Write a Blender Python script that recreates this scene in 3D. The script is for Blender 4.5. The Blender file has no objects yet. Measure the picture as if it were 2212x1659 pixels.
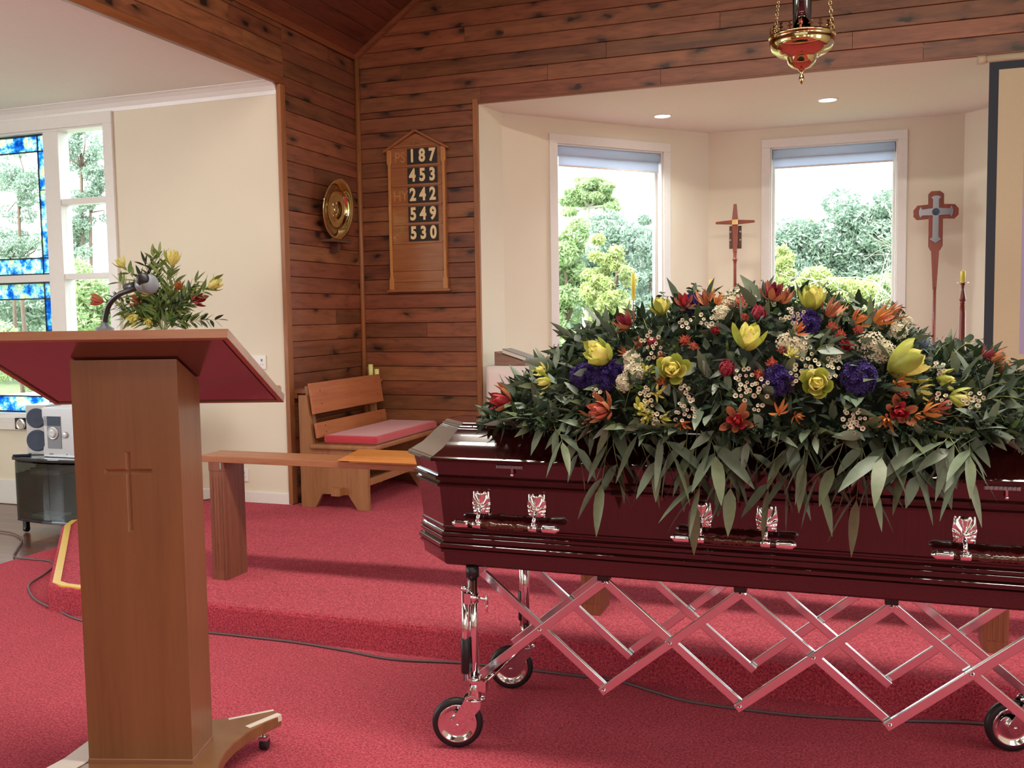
import bpy, math, random
import numpy as np
from mathutils import Vector, Matrix, Euler
PI = math.pi
random.seed(7); RNG = np.random.default_rng(11)
SC = bpy.context.scene; COL = SC.collection

# ---------------------------------------------------------------- camera
FPX, EYE = 2060.0, 1.45
_p, _r, _y = (math.radians(a) for a in (4.18, -0.85, -19.8))
CF = Vector((math.sin(_y)*math.cos(_p), math.cos(_y)*math.cos(_p), -math.sin(_p)))
_r0 = CF.cross(Vector((0, 0, 1))).normalized(); _u0 = _r0.cross(CF)
CR = _r0*math.cos(_r) + _u0*math.sin(_r); CU = CR.cross(CF)
CP = Vector((0, 0, EYE))
cd = bpy.data.cameras.new('camera'); cam = bpy.data.objects.new('camera', cd); COL.objects.link(cam)
cd.sensor_width = 36; cd.lens = FPX/2212*36; cd.clip_end = 300
cam.matrix_world = Matrix(((CR.x, CU.x, -CF.x, 0), (CR.y, CU.y, -CF.y, 0), (CR.z, CU.z, -CF.z, EYE), (0, 0, 0, 1)))
SC.camera = cam
def pt(x, y, **k):            # point of the room seen at a pixel, on the plane X=, Y= or Z=
    d = CF + CR*((x-1106)/FPX) - CU*((y-829.5)/FPX)
    (a, v), = k.items(); i = 'XYZ'.index(a)
    return CP + d*((v-CP[i])/d[i])

# ---------------------------------------------------------------- exposure, world, sun, daylight
SC.view_settings.view_transform = 'Standard'; SC.view_settings.look = 'None'
SC.view_settings.gamma = 1; SC.view_settings.use_curve_mapping = False
SC.view_settings.exposure = 0.0
W = bpy.data.worlds.new('world'); SC.world = W; W.use_nodes = True
wb = W.node_tree.nodes['Background']; wb.inputs[0].default_value = (0.86, 0.93, 1.0, 1); wb.inputs[1].default_value = 5.6
sd = bpy.data.lights.new('sun', 'SUN'); sd.energy = 6.5; sd.angle = 0.03; sd.color = (1, .96, .86)
so = bpy.data.objects.new('sun', sd); COL.objects.link(so); so.rotation_euler = (math.radians(42), 0, math.radians(-25))
def area(name, loc, rot, sx, sy, power, color=(1, 1, 1), portal=False):
    l = bpy.data.lights.new(name, 'AREA'); l.shape = 'RECTANGLE'; l.size = sx; l.size_y = sy
    l.energy = power; l.color = color
    o = bpy.data.objects.new(name, l); COL.objects.link(o); o.location = loc; o.rotation_euler = rot
    if portal: l.cycles.is_portal = True
    return o
R90 = PI/2
# added fill lamps for daylight from unseen nave windows behind and beside the camera
for i, x in enumerate((-2.3, 1.9)):
    area('rear_daylight_fill', (x, -4.95, 2.1), (R90, 0, PI), 1.3, 1.7, 32, (.95, .97, 1))
for i, y in enumerate((-2.6, 0.2, 3.0)):
    area('side_daylight_fill', (3.27, y, 2.2), (0, R90, 0), 1.5, 1.3, 30, (.97, .97, 1))
# added fill battens, out of view over and behind the camera
FILL_BAT = [(-.21, 2.55), (-.21, -1.0)]
for x, y in FILL_BAT:
    area('fill_batten_light', (x, y, 4.17), (0, 0, 0), 4.7, .40, 215 if y > 2 else 55, (1, .92, .78))
# daylight through the side window of the transept
area('transept_daylight', (-8.17, 1.15, 1.75), (0, -R90, 0), 1.7, 2.6, 150, (.92, .96, 1))
# sky portals at the real windows
area('portal_one', (-1.945, 7.965, 1.75), (R90, 0, math.radians(48.1)+PI), 1.25, 2.2, 1, portal=True)
area('portal_two', (-0.2, 8.80, 1.75), (R90, 0, PI), 1.15, 2.2, 1, portal=True)
area('portal_three', (-5.95, 5.80, 1.8), (R90, 0, PI), 1.7, 2.3, 1, portal=True)
for l in bpy.data.lights:
    if l.name.startswith('portal'): pass

# ---------------------------------------------------------------- materials
def nt(name):
    m = bpy.data.materials.new(name); m.use_nodes = True; t = m.node_tree
    return m, t, t.nodes['Principled BSDF']
def nd(t, typ, **kw):
    n = t.nodes.new(typ)
    for k, v in kw.items():
        if k.startswith('i_'):
            key = k[2:]; key = int(key) if key.isdigit() else key.replace('_', ' ')
            if isinstance(v, bpy.types.NodeSocket): t.links.new(v, n.inputs[key])
            else: n.inputs[key].default_value = v
        else: setattr(n, k, v)
    return n
def c4(c): return (c[0], c[1], c[2], 1)
def srgb(r, g, b): return tuple(((v/255+.055)/1.055)**2.4 if v/255 > .04045 else v/255/12.92 for v in (r, g, b))
def mixc(t, f, a, b, mode='MIX'):
    n = t.nodes.new('ShaderNodeMix'); n.data_type = 'RGBA'; n.blend_type = mode
    for k, v in ((0, f), (6, a), (7, b)):
        if isinstance(v, bpy.types.NodeSocket): t.links.new(v, n.inputs[k])
        else: n.inputs[k].default_value = v if k == 0 else c4(v)
    return n.outputs[2]
def ramp(t, f, stops):
    n = t.nodes.new('ShaderNodeValToRGB'); e = n.color_ramp.elements
    while len(e) < len(stops): e.new(.5)
    for i, (p, c) in enumerate(stops): e[i].position = p; e[i].color = c4(c) if not isinstance(c, float) else (c, c, c, 1)
    t.links.new(f, n.inputs[0]); return n.outputs[0]
def bump(t, bs, h, strength=.3, dist=.01):
    b = nd(t, 'ShaderNodeBump', i_Strength=strength, i_Distance=dist, i_Height=h); t.links.new(b.outputs[0], bs.inputs['Normal'])
def plain(name, col, rough=.5, metal=0, coat=0, noise=0, spec=.5, emit=None, es=0, nscale=30, bmp=0, sheen=0):
    m, t, b = nt(name)
    b.inputs['Roughness'].default_value = rough; b.inputs['Metallic'].default_value = metal
    b.inputs['Coat Weight'].default_value = coat; b.inputs['Coat Roughness'].default_value = .06
    b.inputs['Specular IOR Level'].default_value = spec
    if sheen: b.inputs['Sheen Weight'].default_value = sheen
    tc = nd(t, 'ShaderNodeTexCoord'); n = nd(t, 'ShaderNodeTexNoise', i_Vector=tc.outputs['Object'], i_Scale=nscale, i_Detail=3.0)
    v = max(noise, .03)
    t.links.new(mixc(t, n.outputs[0], tuple(x*(1-v) for x in col), tuple(min(1, x*(1+v)) for x in col)), b.inputs['Base Color'])
    if bmp: bump(t, b, n.outputs[0], bmp, .004)
    if emit: b.inputs['Emission Color'].default_value = c4(emit); b.inputs['Emission Strength'].default_value = es
    return m
def wood(name, light, dark, axis='X', scale=1., rough=.4, coat=.0, vary=0., knots=0., coord='Object', streak=.55, cr=.1, bmp=.08):
    m, t, b = nt(name)
    tc = nd(t, 'ShaderNodeTexCoord')
    s = [14*scale, 14*scale, 14*scale]
    s['XYZ'.index(axis)] = 0.9*scale
    if coord == 'UV': s = [.9*scale, 14*scale, 1]
    mp = nd(t, 'ShaderNodeMapping', i_Vector=tc.outputs[coord]); mp.inputs['Scale'].default_value = s
    n1 = nd(t, 'ShaderNodeTexNoise', i_Vector=mp.outputs[0], i_Scale=2.2, i_Detail=6.0, i_Roughness=.6, i_Distortion=.7)
    mp2 = nd(t, 'ShaderNodeMapping', i_Vector=tc.outputs[coord]); mp2.inputs['Scale'].default_value = [x*5 for x in s]
    n2 = nd(t, 'ShaderNodeTexNoise', i_Vector=mp2.outputs[0], i_Scale=3., i_Detail=4.0)
    mx = nd(t, 'ShaderNodeMath', operation='MULTIPLY_ADD'); t.links.new(n2.outputs[0], mx.inputs[0]); mx.inputs[1].default_value = .35; t.links.new(n1.outputs[0], mx.inputs[2])
    col = ramp(t, mx.outputs[0], [(.42, dark), (.42+streak*.4, tuple((a+c)/2 for a, c in zip(light, dark))), (.42+streak, light)])
    if knots:
        mk = nd(t, 'ShaderNodeMapping', i_Vector=tc.outputs[coord]); mk.inputs['Scale'].default_value = (3.4, 7.5, 1) if coord == 'UV' else (2, 2, 2)
        nn = nd(t, 'ShaderNodeTexNoise', i_Vector=mk.outputs[0], i_Scale=2.5, i_Detail=2.)
        ad = nd(t, 'ShaderNodeVectorMath', operation='MULTIPLY_ADD'); t.links.new(nn.outputs['Color'], ad.inputs[0]); ad.inputs[1].default_value = (.5, .5, .5); t.links.new(mk.outputs[0], ad.inputs[2])
        vo = nd(t, 'ShaderNodeTexVoronoi', voronoi_dimensions='2D', i_Vector=ad.outputs[0], i_Scale=1.)
        kf = ramp(t, vo.outputs['Distance'], [(.08, 1.0), (.13, .6), (.20, .35), (.42, 0.)])
        sp = nd(t, 'ShaderNodeSeparateColor', i_Color=vo.outputs['Color'])
        gt = nd(t, 'ShaderNodeMath', operation='GREATER_THAN'); t.links.new(sp.outputs[0], gt.inputs[0]); gt.inputs[1].default_value = 1-knots
        ml = nd(t, 'ShaderNodeMath', operation='MULTIPLY'); t.links.new(kf, ml.inputs[0]); t.links.new(gt.outputs[0], ml.inputs[1])
        col = mixc(t, ml.outputs[0], col, srgb(44, 27, 18))
        ms = nd(t, 'ShaderNodeMapping', i_Vector=tc.outputs[coord]); ms.inputs['Scale'].default_value = (2.6, 11, 1)
        ns = nd(t, 'ShaderNodeTexNoise', i_Vector=ms.outputs[0], i_Scale=1.6, i_Detail=4., i_Distortion=1.2)
        sm = ramp(t, ns.outputs[0], [(.28, (.66, .60, .56)), (.42, (.92, .90, .88)), (.62, (1.10, 1.08, 1.06))]); col = mixc(t, 1., col, sm, 'MULTIPLY')
    if vary:
        g = nd(t, 'ShaderNodeNewGeometry')
        hv = nd(t, 'ShaderNodeHueSaturation', i_Color=col)
        a = nd(t, 'ShaderNodeMapRange'); t.links.new(g.outputs['Random Per Island'], a.inputs[0]); a.inputs[3].default_value = 1-vary; a.inputs[4].default_value = 1+vary
        t.links.new(a.outputs[0], hv.inputs['Value'])
        w2 = nd(t, 'ShaderNodeTexWhiteNoise', noise_dimensions='1D'); t.links.new(g.outputs['Random Per Island'], w2.inputs['W'])
        a2 = nd(t, 'ShaderNodeMapRange'); t.links.new(w2.outputs[0], a2.inputs[0]); a2.inputs[3].default_value = .492; a2.inputs[4].default_value = .508
        t.links.new(a2.outputs[0], hv.inputs['Hue']); col = hv.outputs[0]
    t.links.new(col, b.inputs['Base Color'])
    b.inputs['Roughness'].default_value = rough; b.inputs['Coat Weight'].default_value = coat; b.inputs['Coat Roughness'].default_value = cr
    if bmp: bump(t, b, mx.outputs[0], bmp, .003)
    return m
def leafmat(name, cols, rough=.45, trans=.25, scale=60, spec=.5):
    m, t, b = nt(name)
    g = nd(t, 'ShaderNodeNewGeometry')
    st = [(i/max(1, len(cols)-1), c) for i, c in enumerate(cols)]
    col = ramp(t, g.outputs['Random Per Island'], st)
    tc = nd(t, 'ShaderNodeTexCoord'); n = nd(t, 'ShaderNodeTexNoise', i_Vector=tc.outputs['Object'], i_Scale=float(scale), i_Detail=2.)
    mr = nd(t, 'ShaderNodeMapRange'); t.links.new(n.outputs[0], mr.inputs[0]); mr.inputs[3].default_value = .75; mr.inputs[4].default_value = 1.2
    hv = nd(t, 'ShaderNodeHueSaturation', i_Color=col); t.links.new(mr.outputs[0], hv.inputs['Value'])
    t.links.new(hv.outputs[0], b.inputs['Base Color']); b.inputs['Roughness'].default_value = rough
    b.inputs['Specular IOR Level'].default_value = spec
    if trans:
        tr = nd(t, 'ShaderNodeBsdfTranslucent', i_Color=hv.outputs[0]); mx = nd(t, 'ShaderNodeMixShader', i_Fac=trans)
        t.links.new(b.outputs[0], mx.inputs[1]); t.links.new(tr.outputs[0], mx.inputs[2])
        t.links.new(mx.outputs[0], t.nodes['Material Output'].inputs[0])
    return m
def glass(name, tint=(1, 1, 1), gloss=.08, rough=.0):
    m, t, b = nt(name); t.nodes.remove(b)
    tr = nd(t, 'ShaderNodeBsdfTransparent', i_Color=c4(tint)); gl = nd(t, 'ShaderNodeBsdfGlossy', i_Roughness=rough+.01)
    lw = nd(t, 'ShaderNodeLayerWeight', i_Blend=.25); ml = nd(t, 'ShaderNodeMath', operation='MULTIPLY_ADD'); t.links.new(lw.outputs['Fresnel'], ml.inputs[0]); ml.inputs[1].default_value = .5 if gloss > .1 else .12; ml.inputs[2].default_value = gloss*.3 if gloss > .1 else .006
    mx = nd(t, 'ShaderNodeMixShader'); t.links.new(ml.outputs[0], mx.inputs[0]); t.links.new(tr.outputs[0], mx.inputs[1]); t.links.new(gl.outputs[0], mx.inputs[2])
    t.links.new(mx.outputs[0], t.nodes['Material Output'].inputs[0]); return m

M = {}
M['pine'] = wood('pine_boards', srgb(150, 94, 62), srgb(102, 58, 38), coord='UV', rough=.42, coat=.10, vary=.28, knots=.34, bmp=.06, cr=.3, scale=.5)
M['pine_dark'] = wood('pine_ceiling', srgb(118, 70, 44), srgb(80, 44, 28), coord='UV', rough=.5, coat=.05, vary=.2, knots=.15, cr=.3, scale=.55)
M['pine_gap'] = plain('pine_backing', srgb(40, 24, 16), .9)
M['trimwood'] = wood('pine_trim', srgb(172, 112, 66), srgb(122, 72, 40), axis='Z', rough=.4)
M['trimwood_x'] = wood('pine_trim_x', srgb(150, 92, 60), srgb(105, 60, 38), axis='X', rough=.4)
M['trimwood_y'] = wood('pine_trim_y', srgb(150, 88, 50), srgb(100, 54, 30), axis='Y', rough=.4)
M['lectern'] = wood('lectern_veneer', srgb(142, 100, 64), srgb(118, 78, 48), axis='Z', scale=.35, rough=.32, coat=.15, cr=.2, bmp=.02)
M['lectern_x'] = wood('lectern_veneer_x', srgb(158, 110, 84), srgb(128, 84, 62), axis='X', scale=.6, rough=.35, coat=.1, bmp=.02)
M['lectern_under'] = plain('lectern_underside', srgb(88, 50, 42), .2, coat=.55)
M['groove'] = wood('carved_groove', srgb(150, 106, 70), srgb(124, 82, 52), axis='Z', rough=.6)
M['railwood'] = wood('rail_wood', srgb(176, 116, 80), srgb(140, 84, 54), axis='X', rough=.4, bmp=.03)
M['postwood'] = wood('rail_post_wood', srgb(140, 84, 58), srgb(100, 52, 34), axis='Z', scale=1.2, rough=.45)
M['railboard'] = wood('rail_board_wood', srgb(200, 132, 68), srgb(166, 100, 46), axis='X', rough=.35, bmp=.03)
M['pewback'] = wood('pew_back_wood', srgb(196, 126, 82), srgb(160, 92, 56), axis='Y', scale=.8, rough=.38, bmp=.03)
M['pewend'] = wood('pew_end_wood', srgb(172, 122, 78), srgb(134, 88, 54), axis='Z', scale=.7, rough=.45, bmp=.03)
M['pewdark'] = wood('pew_dark_wood', srgb(110, 74, 52), srgb(72, 46, 34), axis='X', rough=.5)
M['board'] = wood('hymn_board_wood', srgb(170, 110, 66), srgb(134, 80, 46), axis='X', scale=.8, rough=.25, coat=.3)
M['boardframe'] = wood('hymn_frame_wood', srgb(206, 148, 84), srgb(170, 112, 56), axis='Z', rough=.3, coat=.2)
M['crosswood'] = wood('cross_wood', srgb(150, 72, 50), srgb(100, 42, 34), axis='Z', rough=.3, coat=.2)
M['mahogany'] = wood('mahogany_gloss', (.040, .006, .0055), (.014, .002, .0022), axis='X', scale=.5, rough=.12, coat=1., cr=.02, bmp=0, streak=.6)
M['handlewood'] = wood('handle_wood', srgb(84, 40, 14), srgb(34, 14, 8), axis='X', scale=3, rough=.15, coat=.8, cr=.03, bmp=0)
M['wall'] = plain('cream_wall_paint', srgb(228, 222, 202), .7, nscale=3, bmp=.02)
M['ceil'] = plain('white_ceiling_paint', srgb(228, 226, 218), .8)
M['white'] = plain('white_gloss_paint', srgb(232, 232, 228), .35)
M['cloth'] = plain('white_linen', srgb(238, 230, 226), .85, nscale=400, bmp=.15, sheen=.3)
M['blind'] = leafmat('blind_fabric', [srgb(214, 220, 236), srgb(218, 224, 238)], .8, .6, .4)
M['chrome'] = plain('polished_chrome', (.80, .82, .85), .06, 1)
M['alu'] = plain('polished_aluminium', (.70, .73, .77), .18, 1)
M['brass'] = plain('polished_brass', (.66, .57, .27), .07, 1)
M['gold'] = plain('gilt_metal', (.85, .62, .28), .2, 1)
M['pewter'] = plain('pewter', (.34, .35, .40), .3, 1)
M['rubber'] = plain('black_rubber', (.012, .012, .015), .45)
M['black'] = plain('black_plastic', (.012, .014, .018), .35)
M['blackgloss'] = plain('black_lacquer', (.01, .012, .018), .12, coat=.6)
M['navy'] = plain('black_screen_border', srgb(38, 46, 58), .7)
M['silver'] = plain('silver_plastic', srgb(190, 194, 198), .35, .3)
M['greyplastic'] = plain('grey_plastic', srgb(120, 126, 134), .4)
M['speaker'] = plain('speaker_mesh', srgb(58, 70, 90), .7, nscale=500, noise=.4)
M['screenwhite'] = plain('screen_fabric', srgb(196, 182, 152), .9)
M['purple'] = plain('projection_glow', srgb(150, 140, 165), .9, emit=srgb(170, 150, 190), es=.18)  # emission stands in for the projector's light on the screen
M['wax'] = plain('yellow_wax', srgb(232, 214, 70), .45, coat=.1)
M['palewax'] = plain('pale_wax', srgb(236, 232, 150), .45)
M['flame'] = plain('red_glass_bead', (.8, .02, .03), .2, emit=(1, .05, .05), es=.8)
M['lamplens'] = plain('downlight_lens', (.9, .9, .88), .4, emit=(1, .97, .9), es=22)
M['page'] = plain('paper', srgb(226, 220, 206), .9)
M['bookblack'] = plain('grey_book_cover', srgb(96, 100, 108), .3, coat=.4)
M['bookstand'] = wood('bookstand_wood', srgb(150, 112, 92), srgb(108, 76, 62), axis='X', rough=.4)
M['cable'] = plain('grey_cable', srgb(96, 80, 84), .5)
M['tape'] = plain('yellow_tape', srgb(226, 186, 52), .35, noise=.08, nscale=60)
M['tapewhite'] = plain('white_tape', srgb(226, 214, 204), .5)
M['card'] = plain('black_card', srgb(42, 42, 42), .55)
M['numeral'] = plain('cream_numeral', srgb(246, 226, 176), .6)
M['cushion'] = plain('red_velour', srgb(186, 48, 62), .9, noise=.12, nscale=90, bmp=.2, sheen=.5)
M['grass'] = plain('lawn', srgb(112, 126, 84), .9, noise=.3, nscale=4)
M['bark'] = plain('bark', srgb(110, 92, 80), .9, noise=.3, nscale=12, bmp=.3)
M['palebark'] = plain('pale_bark', srgb(190, 184, 166), .9, noise=.2, nscale=12)
M['glass'] = glass('window_glass', (.97, .99, .98))
M['cabglass'] = glass('cabinet_glass', (.55, .62, .62), .2)
M['darkglass'] = glass('smoked_glass', (.12, .12, .2), .5)
def carpet():
    m, t, b = nt('red_carpet'); tc = nd(t, 'ShaderNodeTexCoord')
    n = nd(t, 'ShaderNodeTexNoise', i_Vector=tc.outputs['Object'], i_Scale=130., i_Detail=4., i_Roughness=.65, i_Distortion=.6)
    n2 = nd(t, 'ShaderNodeTexNoise', i_Vector=tc.outputs['Object'], i_Scale=3.5, i_Detail=3.)
    n3 = nd(t, 'ShaderNodeTexNoise', i_Vector=tc.outputs['Object'], i_Scale=340., i_Detail=2.)
    c = ramp(t, n.outputs[0], [(.34, srgb(134, 20, 42)), (.46, srgb(200, 52, 76)), (.60, srgb(236, 98, 118))])
    c2 = mixc(t, n2.outputs[0], (.88, .88, .88), (1.12, 1.1, 1.1)); c3 = mixc(t, 1., c, c2, 'MULTIPLY')
    t.links.new(c3, b.inputs['Base Color']); b.inputs['Roughness'].default_value = .95; b.inputs['Specular IOR Level'].default_value = .1
    b.inputs['Sheen Weight'].default_value = .35; b.inputs['Sheen Roughness'].default_value = .5; b.inputs['Sheen Tint'].default_value = (1, .45, .5, 1)
    ad = nd(t, 'ShaderNodeMath', operation='ADD'); t.links.new(n.outputs[0], ad.inputs[0]); t.links.new(n3.outputs[0], ad.inputs[1])
    bump(t, b, ad.outputs[0], .9, .012); return m
M['carpet'] = carpet()
def parquet():
    m, t, b = nt('brown_parquet'); tc = nd(t, 'ShaderNodeTexCoord')
    br = nd(t, 'ShaderNodeTexBrick', i_Vector=tc.outputs['Object'], i_Scale=1., i_Color1=c4(srgb(120, 70, 48)), i_Color2=c4(srgb(84, 50, 38)), i_Mortar=c4(srgb(50, 30, 24)))
    br.inputs['Mortar Size'].default_value = .003; br.inputs['Brick Width'].default_value = .9; br.inputs['Row Height'].default_value = .08
    t.links.new(br.outputs[0], b.inputs['Base Color']); b.inputs['Roughness'].default_value = .3; b.inputs['Coat Weight'].default_value = .3; return m
M['parquet'] = parquet()
def frit():
    m, t, b = nt('blue_frit_glass'); t.nodes.remove(b); tc = nd(t, 'ShaderNodeTexCoord')
    n = nd(t, 'ShaderNodeTexNoise', i_Vector=tc.outputs['Object'], i_Scale=9., i_Detail=8., i_Roughness=.75)
    c = ramp(t, n.outputs[0], [(.32, (.02, .12, .45)), (.46, (.10, .38, .75)), (.53, (.60, .84, .95)), (.58, (.70, .84, .35)), (.64, (.95, .97, .95))])
    v = nd(t, 'ShaderNodeTexVoronoi', i_Vector=tc.outputs['Object'], i_Scale=70.)
    vv = ramp(t, v.outputs['Distance'], [(.1, .45), (.5, 1.)])
    cc = mixc(t, 1., c, vv, 'MULTIPLY')
    tr = nd(t, 'ShaderNodeBsdfTransparent', i_Color=cc); tl = nd(t, 'ShaderNodeBsdfTranslucent', i_Color=cc); mx = nd(t, 'ShaderNodeMixShader', i_Fac=.45)
    t.links.new(tr.outputs[0], mx.inputs[1]); t.links.new(tl.outputs[0], mx.inputs[2]); t.links.new(mx.outputs[0], t.nodes['Material Output'].inputs[0]); return m
M['frit'] = frit()
# plants
M['leafdark'] = leafmat('dark_foliage', [srgb(30, 46, 32), srgb(50, 68, 44), srgb(42, 60, 50), srgb(74, 90, 52)], trans=.15)
M['euc'] = leafmat('eucalyptus_leaf', [srgb(90, 106, 84), srgb(114, 130, 110), srgb(102, 114, 78), srgb(134, 148, 136)], .4, .15)
M['leaflight'] = leafmat('fresh_leaf', [srgb(104, 132, 70), srgb(142, 160, 88), srgb(86, 116, 64)], .4, .25)
M['stem'] = plain('green_stem', srgb(120, 130, 66), .5)
M['yellow'] = leafmat('yellow_bract', [srgb(238, 230, 128), srgb(244, 238, 156), srgb(226, 222, 120)], .4, .35, 90)
M['ygreen'] = leafmat('green_bract', [srgb(150, 164, 72), srgb(182, 186, 84)], .4, .25)
M['red'] = leafmat('red_bract', [srgb(172, 40, 58), srgb(196, 66, 72), srgb(142, 28, 48)], .4, .2)
M['coral'] = leafmat('coral_bract', [srgb(204, 98, 82), srgb(218, 128, 104), srgb(178, 74, 66)], .4, .25)
M['orange'] = leafmat('orange_petal', [srgb(204, 120, 62), srgb(222, 150, 80), srgb(186, 92, 62)], .4, .25)
M['bronze'] = leafmat('bronze_petal', [srgb(164, 98, 66), srgb(190, 124, 84), srgb(140, 70, 56)], .5, .2)
M['maroon'] = leafmat('maroon_petal', [srgb(120, 30, 50), srgb(150, 50, 60)], .5, .2)
M['pinkp'] = leafmat('pink_protea_bract', [srgb(176, 52, 84), srgb(196, 88, 100), srgb(150, 40, 66)], .5, .2)
M['purplef'] = leafmat('purple_floret', [srgb(72, 54, 130), srgb(94, 72, 154), srgb(56, 42, 104)], .7, .25)
M['whitef'] = leafmat('white_floret', [srgb(236, 230, 206), srgb(244, 240, 222), srgb(226, 214, 190)], .6, .25)
M['eye'] = plain('floret_centre', srgb(116, 84, 46), .6)
M['thistle'] = leafmat('blue_thistle', [srgb(88, 106, 128), srgb(110, 128, 144)], .5, .1)
M['tree1'] = leafmat('tree_leaf_pale', [srgb(150, 176, 130), srgb(186, 204, 150), srgb(166, 188, 150), srgb(206, 216, 160)], .6, .45, 1.2)
M['tree2'] = leafmat('tree_leaf_yellow', [srgb(184, 196, 132), srgb(206, 212, 150), srgb(160, 180, 124)], .6, .4, 1.2)
M['tree3'] = leafmat('tree_leaf_grey', [srgb(142, 166, 148), srgb(170, 188, 168), srgb(120, 146, 130)], .6, .3, 1.2)

# ---------------------------------------------------------------- mesh builder
class MB:
    def __init__(s): s.v = []; s.f = []; s.m = []; s.uv = None; s.mi = 0; s.sm = []; s.smooth = False
    def add(s, vs, fs, mat=None):
        o = len(s.v)
        for p in vs:
            p = Vector(p); s.v.append(tuple(mat @ p) if mat is not None else tuple(p))
        for f in fs: s.f.append(tuple(i+o for i in f)); s.m.append(s.mi); s.sm.append(s.smooth)
        return o
    def box(s, x0, x1, y0, y1, z0, z1, mat=None):
        s.add([(x0,y0,z0),(x1,y0,z0),(x1,y1,z0),(x0,y1,z0),(x0,y0,z1),(x1,y0,z1),(x1,y1,z1),(x0,y1,z1)],
              [(0,3,2,1),(4,5,6,7),(0,1,5,4),(1,2,6,5),(2,3,7,6),(3,0,4,7)], mat)
    def prism(s, poly, z0, z1, mat=None):      # poly in XY, counter-clockwise
        n = len(poly)
        s.add([(x,y,z0) for x,y in poly]+[(x,y,z1) for x,y in poly],
              [tuple(range(n-1,-1,-1)), tuple(range(n,2*n))]+[(i,(i+1)%n,(i+1)%n+n,i+n) for i in range(n)], mat)
    def lathe(s, prof, n=24, mat=None, capb=True, capt=True):   # prof [(r,z)]
        vs = []; fs = []; k = len(prof)
        for i in range(n):
            a = 2*PI*i/n
            for r, z in prof: vs.append((r*math.cos(a), r*math.sin(a), z))
        for i in range(n):
            j = (i+1) % n
            for q in range(k-1): fs.append((i*k+q, j*k+q, j*k+q+1, i*k+q+1))
        o = s.smooth; s.smooth = True; b = s.add(vs, fs, mat); s.smooth = o
        for flag, q, rev in ((capb, 0, True), (capt, k-1, False)):
            if flag and prof[q][0] > 1e-6:
                idx = [b+i*k+q for i in range(n)]; s.f.append(tuple(reversed(idx)) if rev else tuple(idx)); s.m.append(s.mi); s.sm.append(False)
    def cyl(s, a, b, r, n=12, r2=None):
        a = Vector(a); b = Vector(b); d = b-a; q = d.to_track_quat('Z', 'Y').to_matrix().to_4x4()
        s.lathe([(r, 0), (r if r2 is None else r2, d.length)], n, Matrix.Translation(a) @ q)
    def bar(s, a, b, w, h, up=(0, 0, 1)):       # rectangular bar: w across, h along 'up'
        a = Vector(a); b = Vector(b); d = (b-a); L = d.length; d.normalize(); u = Vector(up); sx = d.cross(u).normalized(); u = sx.cross(d)
        m = Matrix((( sx.x, d.x, u.x, a.x), (sx.y, d.y, u.y, a.y), (sx.z, d.z, u.z, a.z), (0,0,0,1)))
        s.box(-w/2, w/2, 0, L, -h/2, h/2, m)
    def tube(s, pts, r, n=8, taper=None):
        pts = [Vector(p) for p in pts]; vs = []; fs = []; up = Vector((.13, .21, .97))
        for i, p in enumerate(pts):
            t = (pts[min(i+1, len(pts)-1)]-pts[max(i-1, 0)]).normalized(); x = t.cross(up).normalized(); y = x.cross(t)
            rr = r if taper is None else r*(1+(taper-1)*i/(len(pts)-1))
            for k in range(n):
                a = 2*PI*k/n; vs.append(p+x*rr*math.cos(a)+y*rr*math.sin(a))
        for i in range(len(pts)-1):
            for k in range(n): fs.append((i*n+k, i*n+(k+1)%n, (i+1)*n+(k+1)%n, (i+1)*n+k))
        fs.append(tuple(range(n-1,-1,-1))); fs.append(tuple((len(pts)-1)*n+k for k in range(n)))
        o = s.smooth; s.smooth = True; s.add(vs, fs); s.smooth = o
    def ball(s, c, r, n=10, sc=(1,1,1), mat=None):
        prof = [(r*math.sin(PI*i/n), -r*math.cos(PI*i/n)) for i in range(n+1)]; prof[0] = (1e-4, -r); prof[-1] = (1e-4, r)
        m = Matrix.Translation(Vector(c)) @ (mat if mat is not None else Matrix.Identity(4)) @ Matrix.Diagonal((*sc, 1))
        s.lathe(prof, n*2, m)
    def build(s, name, mats, parent=None, bevel=0, world=True, kind=None, seg=2):
        me = bpy.data.meshes.new(name)
        off = Vector((0,0,0))
        if parent is not None and world:
            p = parent
            while p is not None: off += Vector(p.location); p = p.parent
        me.from_pydata([tuple(Vector(v)-off) for v in s.v] if off.length else s.v, [], s.f)
        mats = mats if isinstance(mats, (list, tuple)) else [mats]
        for mm in mats: me.materials.append(M[mm] if isinstance(mm, str) else mm)
        me.polygons.foreach_set('material_index', s.m); me.polygons.foreach_set('use_smooth', s.sm)
        if s.uv is not None:
            ul = me.uv_layers.new(name='UVMap'); li = np.zeros(len(me.loops), dtype=np.int32); me.loops.foreach_get('vertex_index', li)
            ul.data.foreach_set('uv', np.array(s.uv, dtype=np.float32)[li].ravel())
        me.update(); o = bpy.data.objects.new(name, me); COL.objects.link(o)
        if parent is not None: o.parent = parent
        if bevel:
            b = o.modifiers.new('bevel', 'BEVEL'); b.width = bevel; b.segments = seg; b.limit_method = 'ANGLE'; b.angle_limit = math.radians(40)
        if kind: o['kind'] = kind
        return o
def tag(o, label, cat, group=None, kind=None):
    o['label'] = label; o['category'] = cat
    if group: o['group'] = group
    if kind: o['kind'] = kind
    return o
def thing(name, label, cat, loc=(0,0,0), rz=0, group=None):
    o = bpy.data.objects.new(name, None); COL.objects.link(o); o.location = loc; o.rotation_euler = (0,0,rz); o.empty_display_size = .1
    return tag(o, label, cat, group)
def struct(mb, name, mats, bevel=0, parent=None): return mb.build(name, mats, parent, bevel, kind=None if parent else 'structure')
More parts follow.
